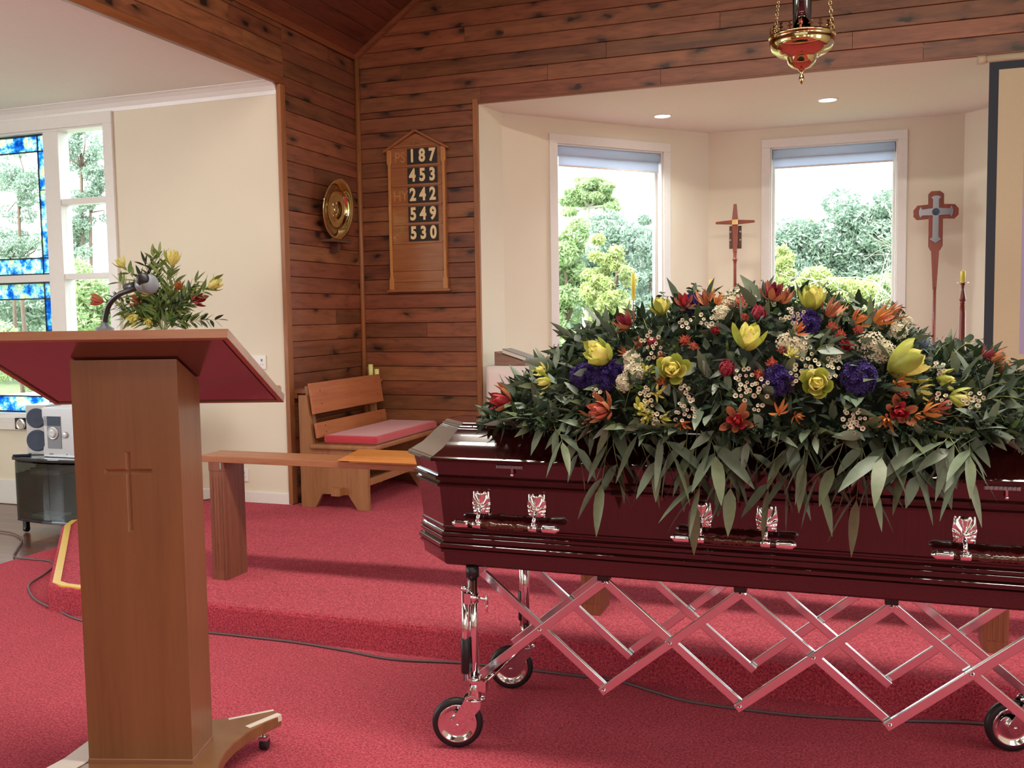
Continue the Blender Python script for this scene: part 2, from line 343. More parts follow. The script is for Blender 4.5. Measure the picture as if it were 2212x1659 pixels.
def box_o(name, mats, dims, parent=None, bevel=0, struct_=False):
    mb = MB(); mb.box(*dims); return mb.build(name, mats, parent, bevel, kind='structure' if struct_ else None)

# ================================================================ THE ROOM
XL, YB, ZC, ZP = -3.725, 6.82, 3.035, .135      # left pine wall, back pine wall, low ceilings, platform
XR = 3.30; XM = (XL+XR)/2; SL = .693; ZE = 3.486
YT = 5.74                                       # back wall of the left transept
JL, JR = -2.695, 2.27                           # sanctuary opening
# floors
mb = MB(); mb.box(-4.82, XR, -5, YT, -.2, 0); struct(mb, 'floor', 'carpet')
mb = MB(); mb.box(-8.2, -4.82, -.3, YT, -.2, -.004); struct(mb, 'floor_parquet', 'parquet')
mb = MB(); mb.prism([(-3.66, 3.60), (XR, 3.60), (XR, 8.9), (XL, 8.9), (XL, YT-.002), (-5.25, YT-.002), (-4.88, 4.90), (-4.80, 4.72), (-3.80, 3.63)], -.1, ZP)
struct(mb, 'floor_platform', 'carpet', bevel=.02)
# yellow tape along the platform corner
mb = MB()
tp = [pt(175,1279,Z=ZP), pt(150,1276,Z=ZP), pt(133,1262,Z=ZP), pt(122,1245,Z=ZP), pt(126,1195,Z=ZP), pt(132,1152,Z=ZP), pt(160,1132,Z=ZP)]
tp = [Vector((-3.2,3.615,ZP)), Vector((-3.55,3.615,ZP)), Vector((-3.70,3.622,ZP)), Vector((-3.79,3.655,ZP)), Vector((-4.3,4.21,ZP)), Vector((-4.77,4.72,ZP)), Vector((-4.85,4.86,ZP))]
nn = []
for i, p in enumerate(tp):
    d = (tp[min(i+1,len(tp)-1)]-tp[max(i-1,0)]).normalized(); n_ = Vector((d.y, -d.x, 0)); nn.append(n_ if n_.y > 0 or n_.x > 0 else -n_)
vs = []
for p, n_ in zip(tp, nn):
    vs += [p+Vector((0,0,-.035))-n_*.004, p+Vector((0,0,.0025))-n_*.001+Vector((0,0,.001)), p+n_*.035+Vector((0,0,.0035))]
mb.add(vs, [(3*i+k, 3*i+k+1, 3*i+k+4, 3*i+k+3) for i in range(len(tp)-1) for k in (0,1)])
o = mb.build('edge_tape', 'tape'); s_ = o.modifiers.new('s','SOLIDIFY'); s_.thickness = .0015; s_.offset = 1
tag(o, 'yellow warning tape stuck along the corner edge of the red carpeted platform', 'tape')

# boards
def board(mb, P0, U, V, Nn, u0, u1, v0, v1, th=.018, gap=.0016):
    off = (random.uniform(0, 50), random.uniform(0, 50)); c = .003
    us = (u0+gap*.4, u1-gap*.4); vv = (v0+gap, v1-gap); vs = []; uv = []
    for (a, b, n) in [(0,0,0),(1,0,0),(1,1,0),(0,1,0),(0,0,th-c),(1,0,th-c),(1,1,th-c),(0,1,th-c)]:
        p = P0+U*us[a]+V*vv[b]+Nn*n; vs.append(p); uv.append((us[a]+off[0], vv[b]+off[1]))
    for (a, b) in ((0,0),(1,0),(1,1),(0,1)):
        uu = us[a]+(.0008 if a == 0 else -.0008); wv = vv[b]+(c if b == 0 else -c)
        vs.append(P0+U*uu+V*wv+Nn*th); uv.append((uu+off[0], wv+off[1]))
    mb.add(vs, [(0,1,5,4),(1,2,6,5),(2,3,7,6),(3,0,4,7),(4,5,9,8),(5,6,10,9),(6,7,11,10),(7,4,8,11),(8,9,10,11)])
    mb.uv += uv
def rows(mb, P0, U, V, Nn, v0, v1, span, pitch=.1145):
    v = v0
    while v < v1-.01:
        w = min(v+pitch, v1)
        for (a, b) in span(v, w):
            if b-a < .02: continue
            x = a; first = True
            while x < b-.01:
                L = random.uniform(.9, 2.9)*(random.random() if first else 1)+.25; first = False
                e = min(b, x+L)
                if b-e < .25: e = b
                board(mb, P0, U, V, Nn, x, e, v, w); x = e
        v += pitch
ex, ey, ez = Vector((1,0,0)), Vector((0,1,0)), Vector((0,0,1))
# back pine wall (faces -Y) around the sanctuary opening
mb = MB(); mb.uv = []
def sp(v, w):
    a, b = XL, XR
    if w > ZE: a = XL+max(0,v-ZE)/SL; b = XR-max(0,v-ZE)/SL
    if v < ZC-.02: return [(a, JL-.045), (JR+.045, b)]
    return [(a, b)]
rows(mb, Vector((0, YB+.018, 0)), ex, ez, -ey, ZP, ZC+.01, sp); rows(mb, Vector((0, YB+.018, 0)), ex, ez, -ey, ZC+.01, 5.9, sp)
wb_ = struct(mb, 'wall_back', 'pine')
mb = MB()
ap = (XM, ZE+(XM-XL)*SL)
for poly in ([(XL-.1,0),(JL-.03,0),(JL-.03,ZC+.12),(XL-.1,ZC+.12)], [(JR+.03,0),(XR+.1,0),(XR+.1,ZC+.12),(JR+.03,ZC+.12)], [(XL-.1,ZC+.12),(XR+.1,ZC+.12),(XR+.1,ZE),(ap[0],ap[1]+.1),(XL-.1,ZE)]):
    mb.prism(poly, -(YB+.08), -(YB+.019), Matrix(((1,0,0,0),(0,0,-1,0),(0,1,0,0),(0,0,0,1))))
mb.build('wall_back_core', 'pine_gap', kind='structure')
# left pine wall: short solid piece and header over the transept opening
mb = MB(); mb.uv = []
P0 = Vector((XL-.018, 0, 0))
rows(mb, P0, ey, ez, ex, ZP, ZE+.06, lambda v, w: [(YT+.045, YB)])
rows(mb, P0, ey, ez, ex, ZC+.045, ZE+.03, lambda v, w: [(-.2, YT+.045)])
rows(mb, P0, ey, ez, ex, 0, ZE+.03, lambda v, w: [(-5, -.25)])
struct(mb, 'wall_left', 'pine')
mb = MB(); mb.box(XL-.12, XL-.019, YT+.002, YB+.1, 0, ZE+.05); mb.box(XL-.12, XL-.019, -.25, YT+.002, ZC+.15, ZE+.05); mb.box(XL-.12, XL-.019, -5.1, -.25, 0, ZE+.05)
mb.build('wall_left_core', 'pine_gap', kind='structure')
# trims
def trim(n, mats, dims, bev=.003): return box_o('trim_%d' % n, mats, dims, bevel=bev, struct_=True)
trim(1, 'trimwood', (XL-.022, XL+.012, YT-.016, YT+.045, ZP, ZC+.01))             # casing at the transept edge
trim(2, 'trimwood_y', (XL-.022, XL+.014, -.25, YT+.045, ZC+.010, ZC+.062))        # header bottom casing
trim(3, 'trimwood_y', (XL, XL+.016, -5, YB-.03, ZE-.03, ZE+.035))                # top cornice strip
mb = MB(); mb.lathe([(.02, 0), (.02, ZE-ZP)], 10, Matrix.Translation((XL+.016, YB-.016, ZP))); struct(mb, 'trim_4', 'trimwood')
trim(5, 'trimwood', (JL-.042, JL-.001, YB-.014, YB+.018, ZP, ZC+.04))
trim(6, 'trimwood', (JR+.001, JR+.042, YB-.014, YB+.018, ZP, ZC+.04))
trim(7, 'trimwood_x', (JL-.001, JR+.001, YB-.010, YB+.018, ZC+.001, ZC+.014))
mb = MB(); a = Vector((XL+.01, YB-.02, ZE-.01)); b = Vector((XM, YB-.02, ZE+(XM-XL)*SL-.01)); mb.bar(a, b, .04, .04, (0,-1,0)); a = Vector((XR-.01, YB-.02, ZE-.01)); mb.bar(a, b, .04, .04, (0,-1,0)); struct(mb, 'trim_8', 'trimwood_x')
# nave ceiling, two pine slopes
mb = MB(); mb.uv = []
for sx, x0 in ((1, XL), (-1, XR)):
    Vv = Vector((sx, 0, SL)).normalized(); N_ = Vector((sx*SL, 0, -1)).normalized(); Lr = (XM-XL)*math.hypot(1, SL)
    rows(mb, Vector((x0, 0, ZE))-N_*.018, ey, Vv, N_, 0, Lr, lambda v, w: [(-5, YB+.02)], .13)
struct(mb, 'ceiling', 'pine_dark')
mb = MB()
for sx, x0 in ((1, XL-.12), (-1, XR+.12)):
    zz = ZE-.12*SL+.03
    mb.add([(x0,-5.1,zz),(XM,-5.1,ap[1]+.03),(XM,YB+.1,ap[1]+.03),(x0,YB+.1,zz),(x0,-5.1,zz+.1),(XM,-5.1,ap[1]+.13),(XM,YB+.1,ap[1]+.13),(x0,YB+.1,zz+.1)],
           [(0,3,2,1),(4,5,6,7),(0,1,5,4),(1,2,6,5),(2,3,7,6),(3,0,4,7)])
mb.build('ceiling_core', 'pine_gap', kind='structure')
# transept: back wall with window hole, low ceiling, side walls
WX0, WX1, WZ0, WZ1 = -6.90, -5.245, .70, 2.90
mb = MB(); mb.box(WX1, XL-.023, YT, YT+.14, -.2, ZC+.029); mb.box(-8.2, WX0, YT, YT+.14, -.2, ZC+.1); mb.box(WX0, WX1, YT, YT+.14, -.2, WZ0); mb.box(WX0, WX1, YT, YT+.14, WZ1, ZC+.1)
struct(mb, 'wall_transept', 'wall')
mb = MB(); mb.box(-8.3, -8.2, -.4, YT+.14, -.2, ZC+.1); mb.box(-8.3, XL-.12, -.4, -.3, -.2, ZC+.1); struct(mb, 'wall_transept_side', 'wall')
mb = MB(); mb.box(-8.3, XL-.023, -.4, YT+.14, ZC+.03, ZC+.13); struct(mb, 'ceiling_transept', 'ceil')
mb = MB()   # coved cornice
prof = [(0,0),(0,-.085),(.006,-.085),(.012,-.06),(.03,-.03),(.06,-.012),(.085,-.006),(.085,0)]
mb.add([(x, YT-q, ZC+.03+z) for x in (-8.2, XL-.024) for q, z in prof], [(i,(i+1)%8,(i+1)%8+8,i+8) for i in range(8)]+[tuple(range(7,-1,-1)), tuple(range(8,16))]); struct(mb, 'trim_9', 'white')
# baseboard follows wall; stands on platform at the right, on parquet at the left
mb = MB(); mb.box(-5.25, XL+.0, YT-.014, YT-.0005, ZP-.02, ZP+.075); mb.box(-8.2, -5.25, YT-.014, YT-.0005, 0, ZP+.06); struct(mb, 'baseboard_transept', 'white', .003)
# nave right and rear walls with unseen window frames round the fill lamps
mb = MB(); mb.box(XR, XR+.1, -5.1, YB+.1, -.2, ZE+.02); struct(mb, 'wall_right', 'wall')
mb = MB(); mb.box(XL-.1, XR+.1, -5.1, -5, -.2, 3.5); mb.prism([(XL-.1,3.5),(XR+.1,3.5),(XM,ap[1]+.1)], 5, 5.1, Matrix(((1,0,0,0),(0,0,-1,0),(0,1,0,0),(0,0,0,1)))); struct(mb, 'wall_rear', 'wall')
nwin = 4
def flat_window(c, w, h, ax):
    global nwin; mb = MB(); t = .06
    def bx(u0, u1, z0, z1, d):
        if ax == 'y': mb.box(c[0]+u0, c[0]+u1, c[1], c[1]+d, c[2]+z0, c[2]+z1)
        else: mb.box(c[0]-d, c[0], c[1]+u0, c[1]+u1, c[2]+z0, c[2]+z1)
    for a in ((-w/2-t,w/2+t,h/2,h/2+t),(-w/2-t,w/2+t,-h/2-t,-h/2),(-w/2-t,-w/2,-h/2,h/2),(w/2,w/2+t,-h/2,h/2)): bx(*a, .05)
    nwin += 1; mb.build('window_%d' % nwin, 'white', kind='structure', bevel=.004)
for x in (-2.3, 1.9): flat_window((x, -4.999, 2.1), 1.34, 1.74, 'y')
for y in (-2.6, 0.2, 3.0): flat_window((XR, y, 2.2), 1.34, 1.54, 'x')

# ---------------------------------------------------------------- sanctuary bay
A0 = (JL, YB+.012); A1 = (-2.64, 7.19); A2 = (-1.25, 8.74); A3 = (.83, 8.74); A4 = (2.215, 7.19); A5 = (JR, YB+.012)
HB = 3.06
def wall_seg(mb, a, b, z0, z1, s0=0, s1=1, th=.12):
    a = Vector((*a, 0)); b = Vector((*b, 0)); d = b-a; n_ = Vector((-d.y, d.x, 0)).normalized()*th
    p, q = a+d*s0, a+d*s1
    mb.prism([(p.x,p.y),(q.x,q.y),(q.x+n_.x,q.y+n_.y),(p.x+n_.x,p.y+n_.y)], z0, z1)
mb = MB(); wall_seg(mb, A0, A1, 0, HB); struct(mb, 'wall_bay_return', 'wall'); mb = MB(); wall_seg(mb, A4, A5, 0, HB); struct(mb, 'wall_bay_return_far', 'wall')
def bay_wall(name, a, b, u0, u1, z0, z1):
    L = math.dist(a, b); mb = MB(); wall_seg(mb, a, b, 0, HB, 0, u0/L); wall_seg(mb, a, b, 0, HB, u1/L, 1); wall_seg(mb, a, b, 0, z0, u0/L, u1/L); wall_seg(mb, a, b, z1, HB, u0/L, u1/L)
    struct(mb, name, 'wall')
U1 = (.50, 1.575); ZW = (.72, 2.835)
L1 = math.dist(A1, A2)
bay_wall('wall_bay_left', A1, A2, *U1, *ZW)
V2 = (-.712+1.25, .322+1.25)
bay_wall('wall_bay_back', A2, A3, *V2, .72, 2.865)
bay_wall('wall_bay_right', A3, A4, L1-U1[1], L1-U1[0], *ZW)
mb = MB(); mb.prism([(JL-.1,YB+.019),(JR+.1,YB+.019),(2.33,7.3),(.9,8.9),(-1.3,8.9),(-2.8,7.3)], ZC, ZC+.1); struct(mb, 'ceiling_bay', 'ceil')
def local(a, b):
    a = Vector((*a, 0)); b = Vector((*b, 0)); d = (b-a).normalized(); n_ = Vector((-d.y, d.x, 0))
    return Matrix(((d.x, n_.x, 0, a.x), (d.y, n_.y, 0, a.y), (0, 0, 1, 0), (0, 0, 0, 1)))
def bay_window(num, a, b, u0, u1, z0, z1, label):
    T = local(a, b); mb = MB(); w = .075        # casing stands on the wall face, jamb lines the hole
    for d in ((u0-w,u1+w,-.018,.0,z1,z1+w),(u0-w,u1+w,-.018,0,z0-w,z0),(u0-w,u0,-.018,0,z0,z1),(u1,u1+w,-.018,0,z0,z1)): mb.box(*d, T)
    for d in ((u0,u0+.012,0,.12,z0,z1),(u1-.012,u1,0,.12,z0,z1),(u0,u1,0,.12,z1-.012,z1),(u0-.02,u1+.02,-.04,.12,z0,z0+.02)): mb.box(*d, T)
    for d in ((u0+.012,u0+.035,.07,.11,z0,z1),(u1-.035,u1-.012,.07,.11,z0,z1),(u0,u1,.07,.11,z1-.04,z1-.012),(u0,u1,.07,.11,z0+.02,z0+.05)): mb.box(*d, T)
    r = mb.build('window_%d' % num, 'white', kind='structure', bevel=.003)
    g = MB(); g.box(u0+.03, u1-.03, .088, .092, z0+.045, z1-.035, T); g.build('glass', 'glass', r, world=False)
    root = thing('roller_blind', label, 'blind', T @ Vector(((u0+u1)/2, .03, z1-.2)))
    m2 = MB(); rr = Matrix.Translation(T @ Vector((u0+.02, .045, z1-.055))) @ T.to_3x3().to_4x4() @ Matrix.Rotation(R90, 4, 'Y')
    m2.lathe([(.042,0),(.042,u1-u0-.04)], 16, rr); m2.build('roller_tube', 'blind', root)
    m2 = MB(); m2.box(u0+.03, u1-.03, .022, .024, z1-.165, z1-.085, T); m2.build('fabric', 'blind', root)
    m2 = MB(); m2.box(u0+.03, u1-.03, .016, .030, z1-.18, z1-.165, T); m2.build('bottom_bar', 'white', root, bevel=.003)
bay_window(1, A1, A2, *U1, *ZW, 'pale roller blind rolled up at the top of the left bay window')
bay_window(2, A2, A3, *V2, .72, 2.865, 'pale roller blind rolled up at the top of the middle bay window')
bay_window(3, A3, A4, L1-U1[1], L1-U1[0], *ZW, 'pale roller blind at the top of the bay window behind the projection screen')
for nm, px in (('left', pt(1431,250,Z=ZC)), ('right', pt(1788,215,Z=ZC))):
    root = thing('downlight', 'round recessed downlight in the white bay ceiling, %s one of the two' % nm, 'light', px, 0, 'downlights in the bay ceiling')
    mb = MB(); mb.lathe([(.078,0),(.078,-.006),(.066,-.008),(.06,-.002),(.06,0)], 24, Matrix.Translation(px), False, False); mb.build('bezel', 'white', root)
    mb = MB(); mb.lathe([(.060,-.0045),(.0001,-.0045)], 24, Matrix.Translation(px), False, False); mb.build('lens', 'lamplens', root)
    dl = bpy.data.lights.new('downlight_beam', 'SPOT'); dl.energy = 45; dl.spot_size = 2.2; dl.spot_blend = .8; dl.shadow_soft_size = .05; dl.color = (1, .97, .92); do_ = bpy.data.objects.new('downlight_beam', dl); COL.objects.link(do_); do_.location = px+Vector((0,0,-.02))

# ---------------------------------------------------------------- transept window: coloured panels left, three panes right
mb = MB()
Y0 = YT-.02
for d in ((WX0-.1,WX1+.085,Y0,YT,WZ1,WZ1+.085),(WX0-.1,WX1+.085,Y0-.02,YT,WZ0-.10,WZ0),(WX1,WX1+.085,Y0,YT,WZ0,WZ1),(WX0-.1,WX0,Y0,YT,WZ0,WZ1)): mb.box(*d)
for d in ((WX0,WX1,YT,YT+.13,WZ1-.015,WZ1),(WX1-.015,WX1,YT,YT+.13,WZ0,WZ1),(WX0,WX1,YT-.02,YT+.13,WZ0,WZ0+.03),(WX0,WX0+.015,YT,YT+.13,WZ0,WZ1)): mb.box(*d)
mb.box(-5.845, -5.70, YT+.01, YT+.12, WZ0, WZ1)                       # thick mullion
for z in (2.33, 1.765, 1.22): mb.box(-5.70, WX1, YT+.02, YT+.10, z, z+.045)
mb.box(WX0, -5.845, YT+.02, YT+.10, 1.755, 1.81)
w4 = mb.build('window_4', 'white', kind='structure', bevel=.003)
g = MB(); g.box(-5.70, WX1-.015, YT+.06, YT+.064, WZ0+.03, WZ1-.015); g.build('glass', 'glass', w4, world=False)
for zz0, zz1 in ((1.81, WZ1-.015), (WZ0+.03, 1.755)):
    g = MB(); b_ = .13
    x0, x1 = WX0+.015, -5.845
    for d in ((x0,x1,zz1-b_,zz1),(x0,x1,zz0,zz0+b_),(x0,x0+b_,zz0+b_,zz1-b_),(x1-b_*.75,x1,zz0+b_,zz1-b_)): g.box(d[0],d[1],YT+.055,YT+.06,d[2],d[3])
    g.build('coloured_glass', 'frit', w4, world=False)
    g = MB(); g.box(x0+b_, x1-b_*.75, YT+.056, YT+.059, zz0+b_, zz1-b_); g.build('clear_glass', 'glass', w4, world=False)
    g = MB()
    for z in (zz1-b_, zz0+b_): g.box(x0, x1, YT+.05, YT+.062, z-.005, z+.005)
    for x in (x0+b_, x1-b_*.75): g.box(x-.004, x+.004, YT+.05, YT+.062, zz0, zz1)
    for k in range(2): g.box(x1-b_*.75, x1, YT+.05, YT+.062, zz0+.5*(k+.3)-.003, zz0+.5*(k+.3)+.003)
    for d in ((x0,x1,zz1-.012,zz1),(x0,x1,zz0,zz0+.012),(x1-.01,x1,zz0,zz1)): g.box(d[0],d[1],YT+.05,YT+.062,d[2],d[3])
    g.build('lead_strips', 'black', w4, world=False)
# added fill battens: slim housings above the light strips, hung from the slope by two rods
for i, (x, y) in enumerate(FILL_BAT):
    root = thing('fill_batten', 'added out-of-view white fill batten hanging high across the nave, %s' % ('the one over the coffin','the one behind the camera')[i], 'lamp', (x, y, 4.19), 0, 'added nave fill battens')
    mb = MB(); mb.box(x-2.38, x+2.38, y-.22, y+.22, 4.175, 4.23); mb.build('housing', 'white', root, .006)
    for s in (-1.5, 1.5): zr = ZE+(min(x+s-XL, XR-x-s))*SL-.03; mb = MB(); mb.cyl((x+s, y, 4.23), (x+s, y, max(zr, 4.24)), .006, 8); mb.build('rod', 'pewter', root)

# ================================================================ LECTERN
LX = Vector((-2.17, 2.195, 0)); LA = math.radians(16.9)
lec = thing('lectern', 'tall brown wooden lectern with a carved cross and a sloping reading top', 'lectern', LX, LA)
def lb(dims, name, mat, parent=lec, bevel=.002):
    mb = MB(); mb.box(*dims); return mb.build(name, mat, parent, bevel, world=False)
# pillar: front face with a cross cut into it
w_, dp, zb, zt = .32, .165, .115, 1.334
mb = MB()
cx0, cx1, cz, ct, cb, hw = .088, .235, 1.003, 1.063, .823, .0085
cm = .1615
xs = [0, cx0, cm-hw, cm+hw, cx1, w_]; zs = [zb, cb, cz-hw, cz+hw, ct, zt]
def slope_z(v): return 1.334-.438*v
vid = {}
def fv(i, j):
    if (i, j) not in vid: vid[(i, j)] = mb.add([(xs[i], 0, zs[j])], [])
    return vid[(i, j)]
hole = {(2,1),(2,2),(2,3),(1,2),(3,2)}
for i in range(5):
    for j in range(5):
        if (i, j) in hole: continue
        mb.f.append((fv(i,j), fv(i+1,j), fv(i+1,j+1), fv(i,j+1))); mb.m.append(0); mb.sm.append(False)
o_ = mb.add([(0,dp,zb),(w_,dp,zb),(w_,dp,slope_z(dp)),(0,dp,slope_z(dp)),(0,0,zb),(w_,0,zb),(w_,0,zt),(0,0,zt)], [(1,0,3,2),(5,1,2,6),(0,4,7,3),(6,2,3,7),(4,0,1,5)])
pil = mb.build('pillar', 'lectern', lec, world=False)
# V-cut groove of the cross, deepest along its centre lines
mb = MB(); d_ = .008; A_ = [(cm-hw,0,cb),(cm+hw,0,cb),(cm+hw,0,cz-hw),(cx1,0,cz-hw),(cx1,0,cz+hw),(cm+hw,0,cz+hw),(cm+hw,0,ct),(cm-hw,0,ct),(cm-hw,0,cz+hw),(cx0,0,cz+hw),(cx0,0,cz-hw),(cm-hw,0,cz-hw)]
C_ = [(cm,d_,cb+hw),(cm,d_,cz),(cx1-hw,d_,cz),(cm,d_,ct-hw),(cx0+hw,d_,cz)]
mb.add(A_+C_, [(0,1,12),(1,2,13,12),(2,3,14,13),(3,4,14),(4,5,13,14),(5,6,15,13),(6,7,15),(7,8,13,15),(8,9,16,13),(9,10,16),(10,11,13,16),(11,0,12,13)])
mb.build('carved_cross', 'groove', pil, world=False)
lb((-.002, w_+.002, -.003, dp+.002, zb-.03, zb+.012), 'base_rail', 'lectern_x')
# sloping top: board, red-brown underside, book rest
T = Matrix.Translation((0, 0, 1.340)) @ Matrix.Rotation(-math.atan(.438), 4, 'X')
k = math.hypot(1, .438)
u0, u1, v0, v1 = -.245, .51, -.127*k, .372*k
def pb(dims, name, mat, bevel=.002):
    mb = MB(); mb.box(*dims, T); return mb.build(name, mat, lec, bevel, world=False)
pb((u0+.012, u1-.012, v0+.014, v1-.01, .0, .006), 'underside_panel', 'lectern_under', 0)
top = pb((u0, u1, v0, v1, .006, .020), 'reading_top', 'lectern_x')
mb = MB()   # mitred edging: front, sides
for d in ((u0-.012, u1+.012, v0-.012, v0+.006, -.004, .024), (u0-.012, u0+.004, v0, v1, -.004, .024), (u1-.004, u1+.012, v0, v1, -.004, .024), (u0-.012, u1+.012, v1-.004, v1+.010, -.004, .024)): mb.box(*d, T)
mb.build('edge_moulding', 'lectern_x', lec, .0015, world=False)
pb((u0, u1, v1-.012, v1+.010, .024, .050), 'book_rest', 'lectern_x')
# foot: flat waisted plate with four arms
arm = []
def arc(p, q, c, n=6): return [tuple((1-t)**2*Vector(p)+2*t*(1-t)*Vector(c)+t*t*Vector(q)) for t in [i/n for i in range(n+1)]]
cxm = w_/2; cym = dp/2
R1 = (.515, .37); hR = .07
outline = []
e1 = (cxm+.33, cym+.31); 
def arm_pts(sx, sy):
    tip1 = (cxm+sx*.325, cym+sy*.275); tip2 = (cxm+sx*.285, cym+sy*.315); return tip1, tip2
order = [(1,-1),(1,1),(-1,1),(-1,-1)]
pts_ = []
for i, (sx, sy) in enumerate(order):
    t1, t2 = arm_pts(sx, sy)
    if sx*sy > 0: pts_ += [t1, t2]
    else: pts_ += [t2, t1]
# curved waists between the arms
poly = []
for i in range(4):
    a = pts_[2*i]; b = pts_[2*i+1]; c = pts_[(2*i+2) % 8]
    poly.append(a); 
    mid = ((b[0]+c[0])/2, (b[1]+c[1])/2); ctrl = (cxm+(mid[0]-cxm)*.42, cym+(mid[1]-cym)*.42)
    poly += arc(b, c, ctrl, 8)[:-1]
mb = MB(); mb.prism(poly, .075, .112); foot = mb.build('foot_plate', 'lectern', lec, .003, world=False)
# white tape along the arm edges
def tape_run(a, b, wid, name='tape_strip', side=1):
    a = Vector((*a, .1125)); b = Vector((*b, .1125)); d = (b-a).normalized(); n_ = Vector((-d.y, d.x, 0))*side
    m_ = MB(); m_.add([a, b, b+n_*wid, a+n_*wid, a+Vector((0,0,.0012)), b+Vector((0,0,.0012)), b+n_*wid+Vector((0,0,.0012)), a+n_*wid+Vector((0,0,.0012)),
                       a-n_*.0012+Vector((0,0,.0012)), b-n_*.0012+Vector((0,0,.0012)), b-n_*.0012-Vector((0,0,.02)), a-n_*.0012-Vector((0,0,.02))],
                      [(4,5,6,7),(0,3,2,1),(2,3,7,6),(0,4,7,3),(1,2,6,5),(8,9,5,4),(11,10,9,8),(0,1,10,11),(0,11,8,4),(1,5,9,10)])
    m_.build(name, 'tapewhite', foot, world=False)
t1, t2 = arm_pts(1, 1)
tape_run((t1[0]-.075, t1[1]-.105), t1, .022)
tape_run(t2, (t2[0]-.13, t2[1]-.075), .012)
t1, t2 = arm_pts(-1, 1)
tape_run(t1, (t1[0]+.05, t1[1]-.07), .02); tape_run((t2[0]+.13, t2[1]-.075), t2, .012)
mb = MB()
mb.add([(-.165,-.19,.113),(-.03,-.06,.113),(-.004,.02,.113),(-.004,.10,.113),(-.075,.16,.113),(-.09,.03,.113)], [(0,1,2,3,4,5)])
cl = mb.build('white_wrap', 'tapewhite', foot, world=False); s_ = cl.modifiers.new('s','SOLIDIFY'); s_.thickness = .002; s_.offset = 1
for (sx, sy) in order:
    ca = (cxm+sx*.27, cym+sy*.25)
    mb = MB(); mb.cyl((ca[0], ca[1], .045), (ca[0], ca[1], .076), .006, 8); mb.box(ca[0]-.016, ca[0]+.016, ca[1]-.014, ca[1]+.014, .036, .05)
    cst = mb.build('caster', 'chrome', foot, .002, world=False)
    mb = MB(); mb.cyl((ca[0]-.013, ca[1]+.006, .0225), (ca[0]+.013, ca[1]+.006, .0225), .022, 14)
    mb.build('caster_wheel', 'rubber', foot, .002, world=False)
# microphone on its gooseneck
mroot = thing('microphone', 'black gooseneck microphone with a grey head, clipped to the lectern top', 'microphone', pt(228,706,Y=2.42))
gp = [pt(226,708,Y=2.42), pt(229,680,Y=2.42), pt(238,655,Y=2.42), pt(258,636,Y=2.41), pt(284,626,Y=2.40), pt(302,620,Y=2.40)]
def catmull(P, n=6):
    P = [Vector(p) for p in P]; out = []
    for i in range(len(P)-1):
        a, b, c, d = P[max(i-1,0)], P[i], P[i+1], P[min(i+2,len(P)-1)]
        for k in range(n):
            t = k/n; out.append(.5*((2*b)+(-a+c)*t+(2*a-5*b+4*c-d)*t*t+(-a+3*b-3*c+d)*t**3))
    out.append(P[-1]); return out
mb = MB(); mb.tube(catmull(gp), .0085, 10); mb.build('gooseneck', 'black', mroot)
b0 = pt(226,709,Y=2.42); mb = MB(); mb.lathe([(.028,-.02),(.028,0),(.015,.006),(.01,.02)], 16, Matrix.Translation(b0)); mb.build('mount', 'greyplastic', mroot)
h0 = pt(302,616,Y=2.40); h1 = pt(338,612,Y=2.375)
mb = MB(); mb.cyl(h0+(h0-h1)*.9, h0+(h1-h0)*.1, .010, 12, .016); mb.build('clip', 'black', mroot)
mb = MB(); mb.ball(pt(309,604,Y=2.37), .021, 8); mb.build('pop_shield', 'rubber', mroot)
q = (h1-h0).to_track_quat('Z','Y').to_matrix().to_4x4()
mb = MB(); mb.lathe([(.018,0),(.024,.01),(.026,.03),(.026,.045),(.030,.05),(.030,.056),(.024,.062),(.01,.066),(.0005,.067)], 20, Matrix.Translation(h0) @ q); mb.build('head', 'greyplastic', mroot)

# ================================================================ COFFIN
CY, CXc = 3.14, -.33; HL, HW, CUT = 1.127, .312, .155
ZB0 = .621
cof = thing('coffin', 'long glossy mahogany coffin with clipped corners and chrome handles on a wheeled truck', 'coffin', (CXc, CY, ZB0))
def ring(inset, cut=None):
    l, w, c = HL-inset, HW-inset, (CUT if cut is None else cut)-inset*.42
    return [(-l, -w+c), (-l+c, -w), (l-c, -w), (l, -w+c), (l, w-c), (l-c, w), (-l+c, w), (-l, w-c)]
def loft(prof, name, mat, parent, z0=ZB0):
    mb = MB(); vs = []; fs = []
    for z, i in prof: vs += [(CXc+x, CY+y, z0+z) for x, y in ring(i)]
    for a in range(len(prof)-1):
        for k in range(8): fs.append((a*8+k, a*8+(k+1)%8, (a+1)*8+(k+1)%8, (a+1)*8+k))
    fs.append(tuple(range(7,-1,-1))); fs.append(tuple((len(prof)-1)*8+k for k in range(8))); mb.add(vs, fs)
    mb.sm = [True]*len(mb.sm); o = mb.build(name, mat, parent); me = o.data
    dirs = [math.atan2(prof[a+1][0]-prof[a][0], prof[a+1][1]-prof[a][1]) for a in range(len(prof)-1)]
    for e in me.edges:
        a, b = e.vertices
        if a % 8 == b % 8: e.use_edge_sharp = True
        else:
            q = a//8; e.use_edge_sharp = q in (0, len(prof)-1) or abs(dirs[q]-dirs[q-1]) > math.radians(16)
    return o
def glint_arris(z, w):   # small flat arris tilted to throw the added batten's glint at the camera
    c = Vector((-2.83, EYE-ZB0-z)).normalized(); l = Vector((-.28, 4.17-ZB0-z)).normalized(); h = c+l; a = math.atan2(h.y, -h.x); return w*math.cos(a), w*math.sin(a)
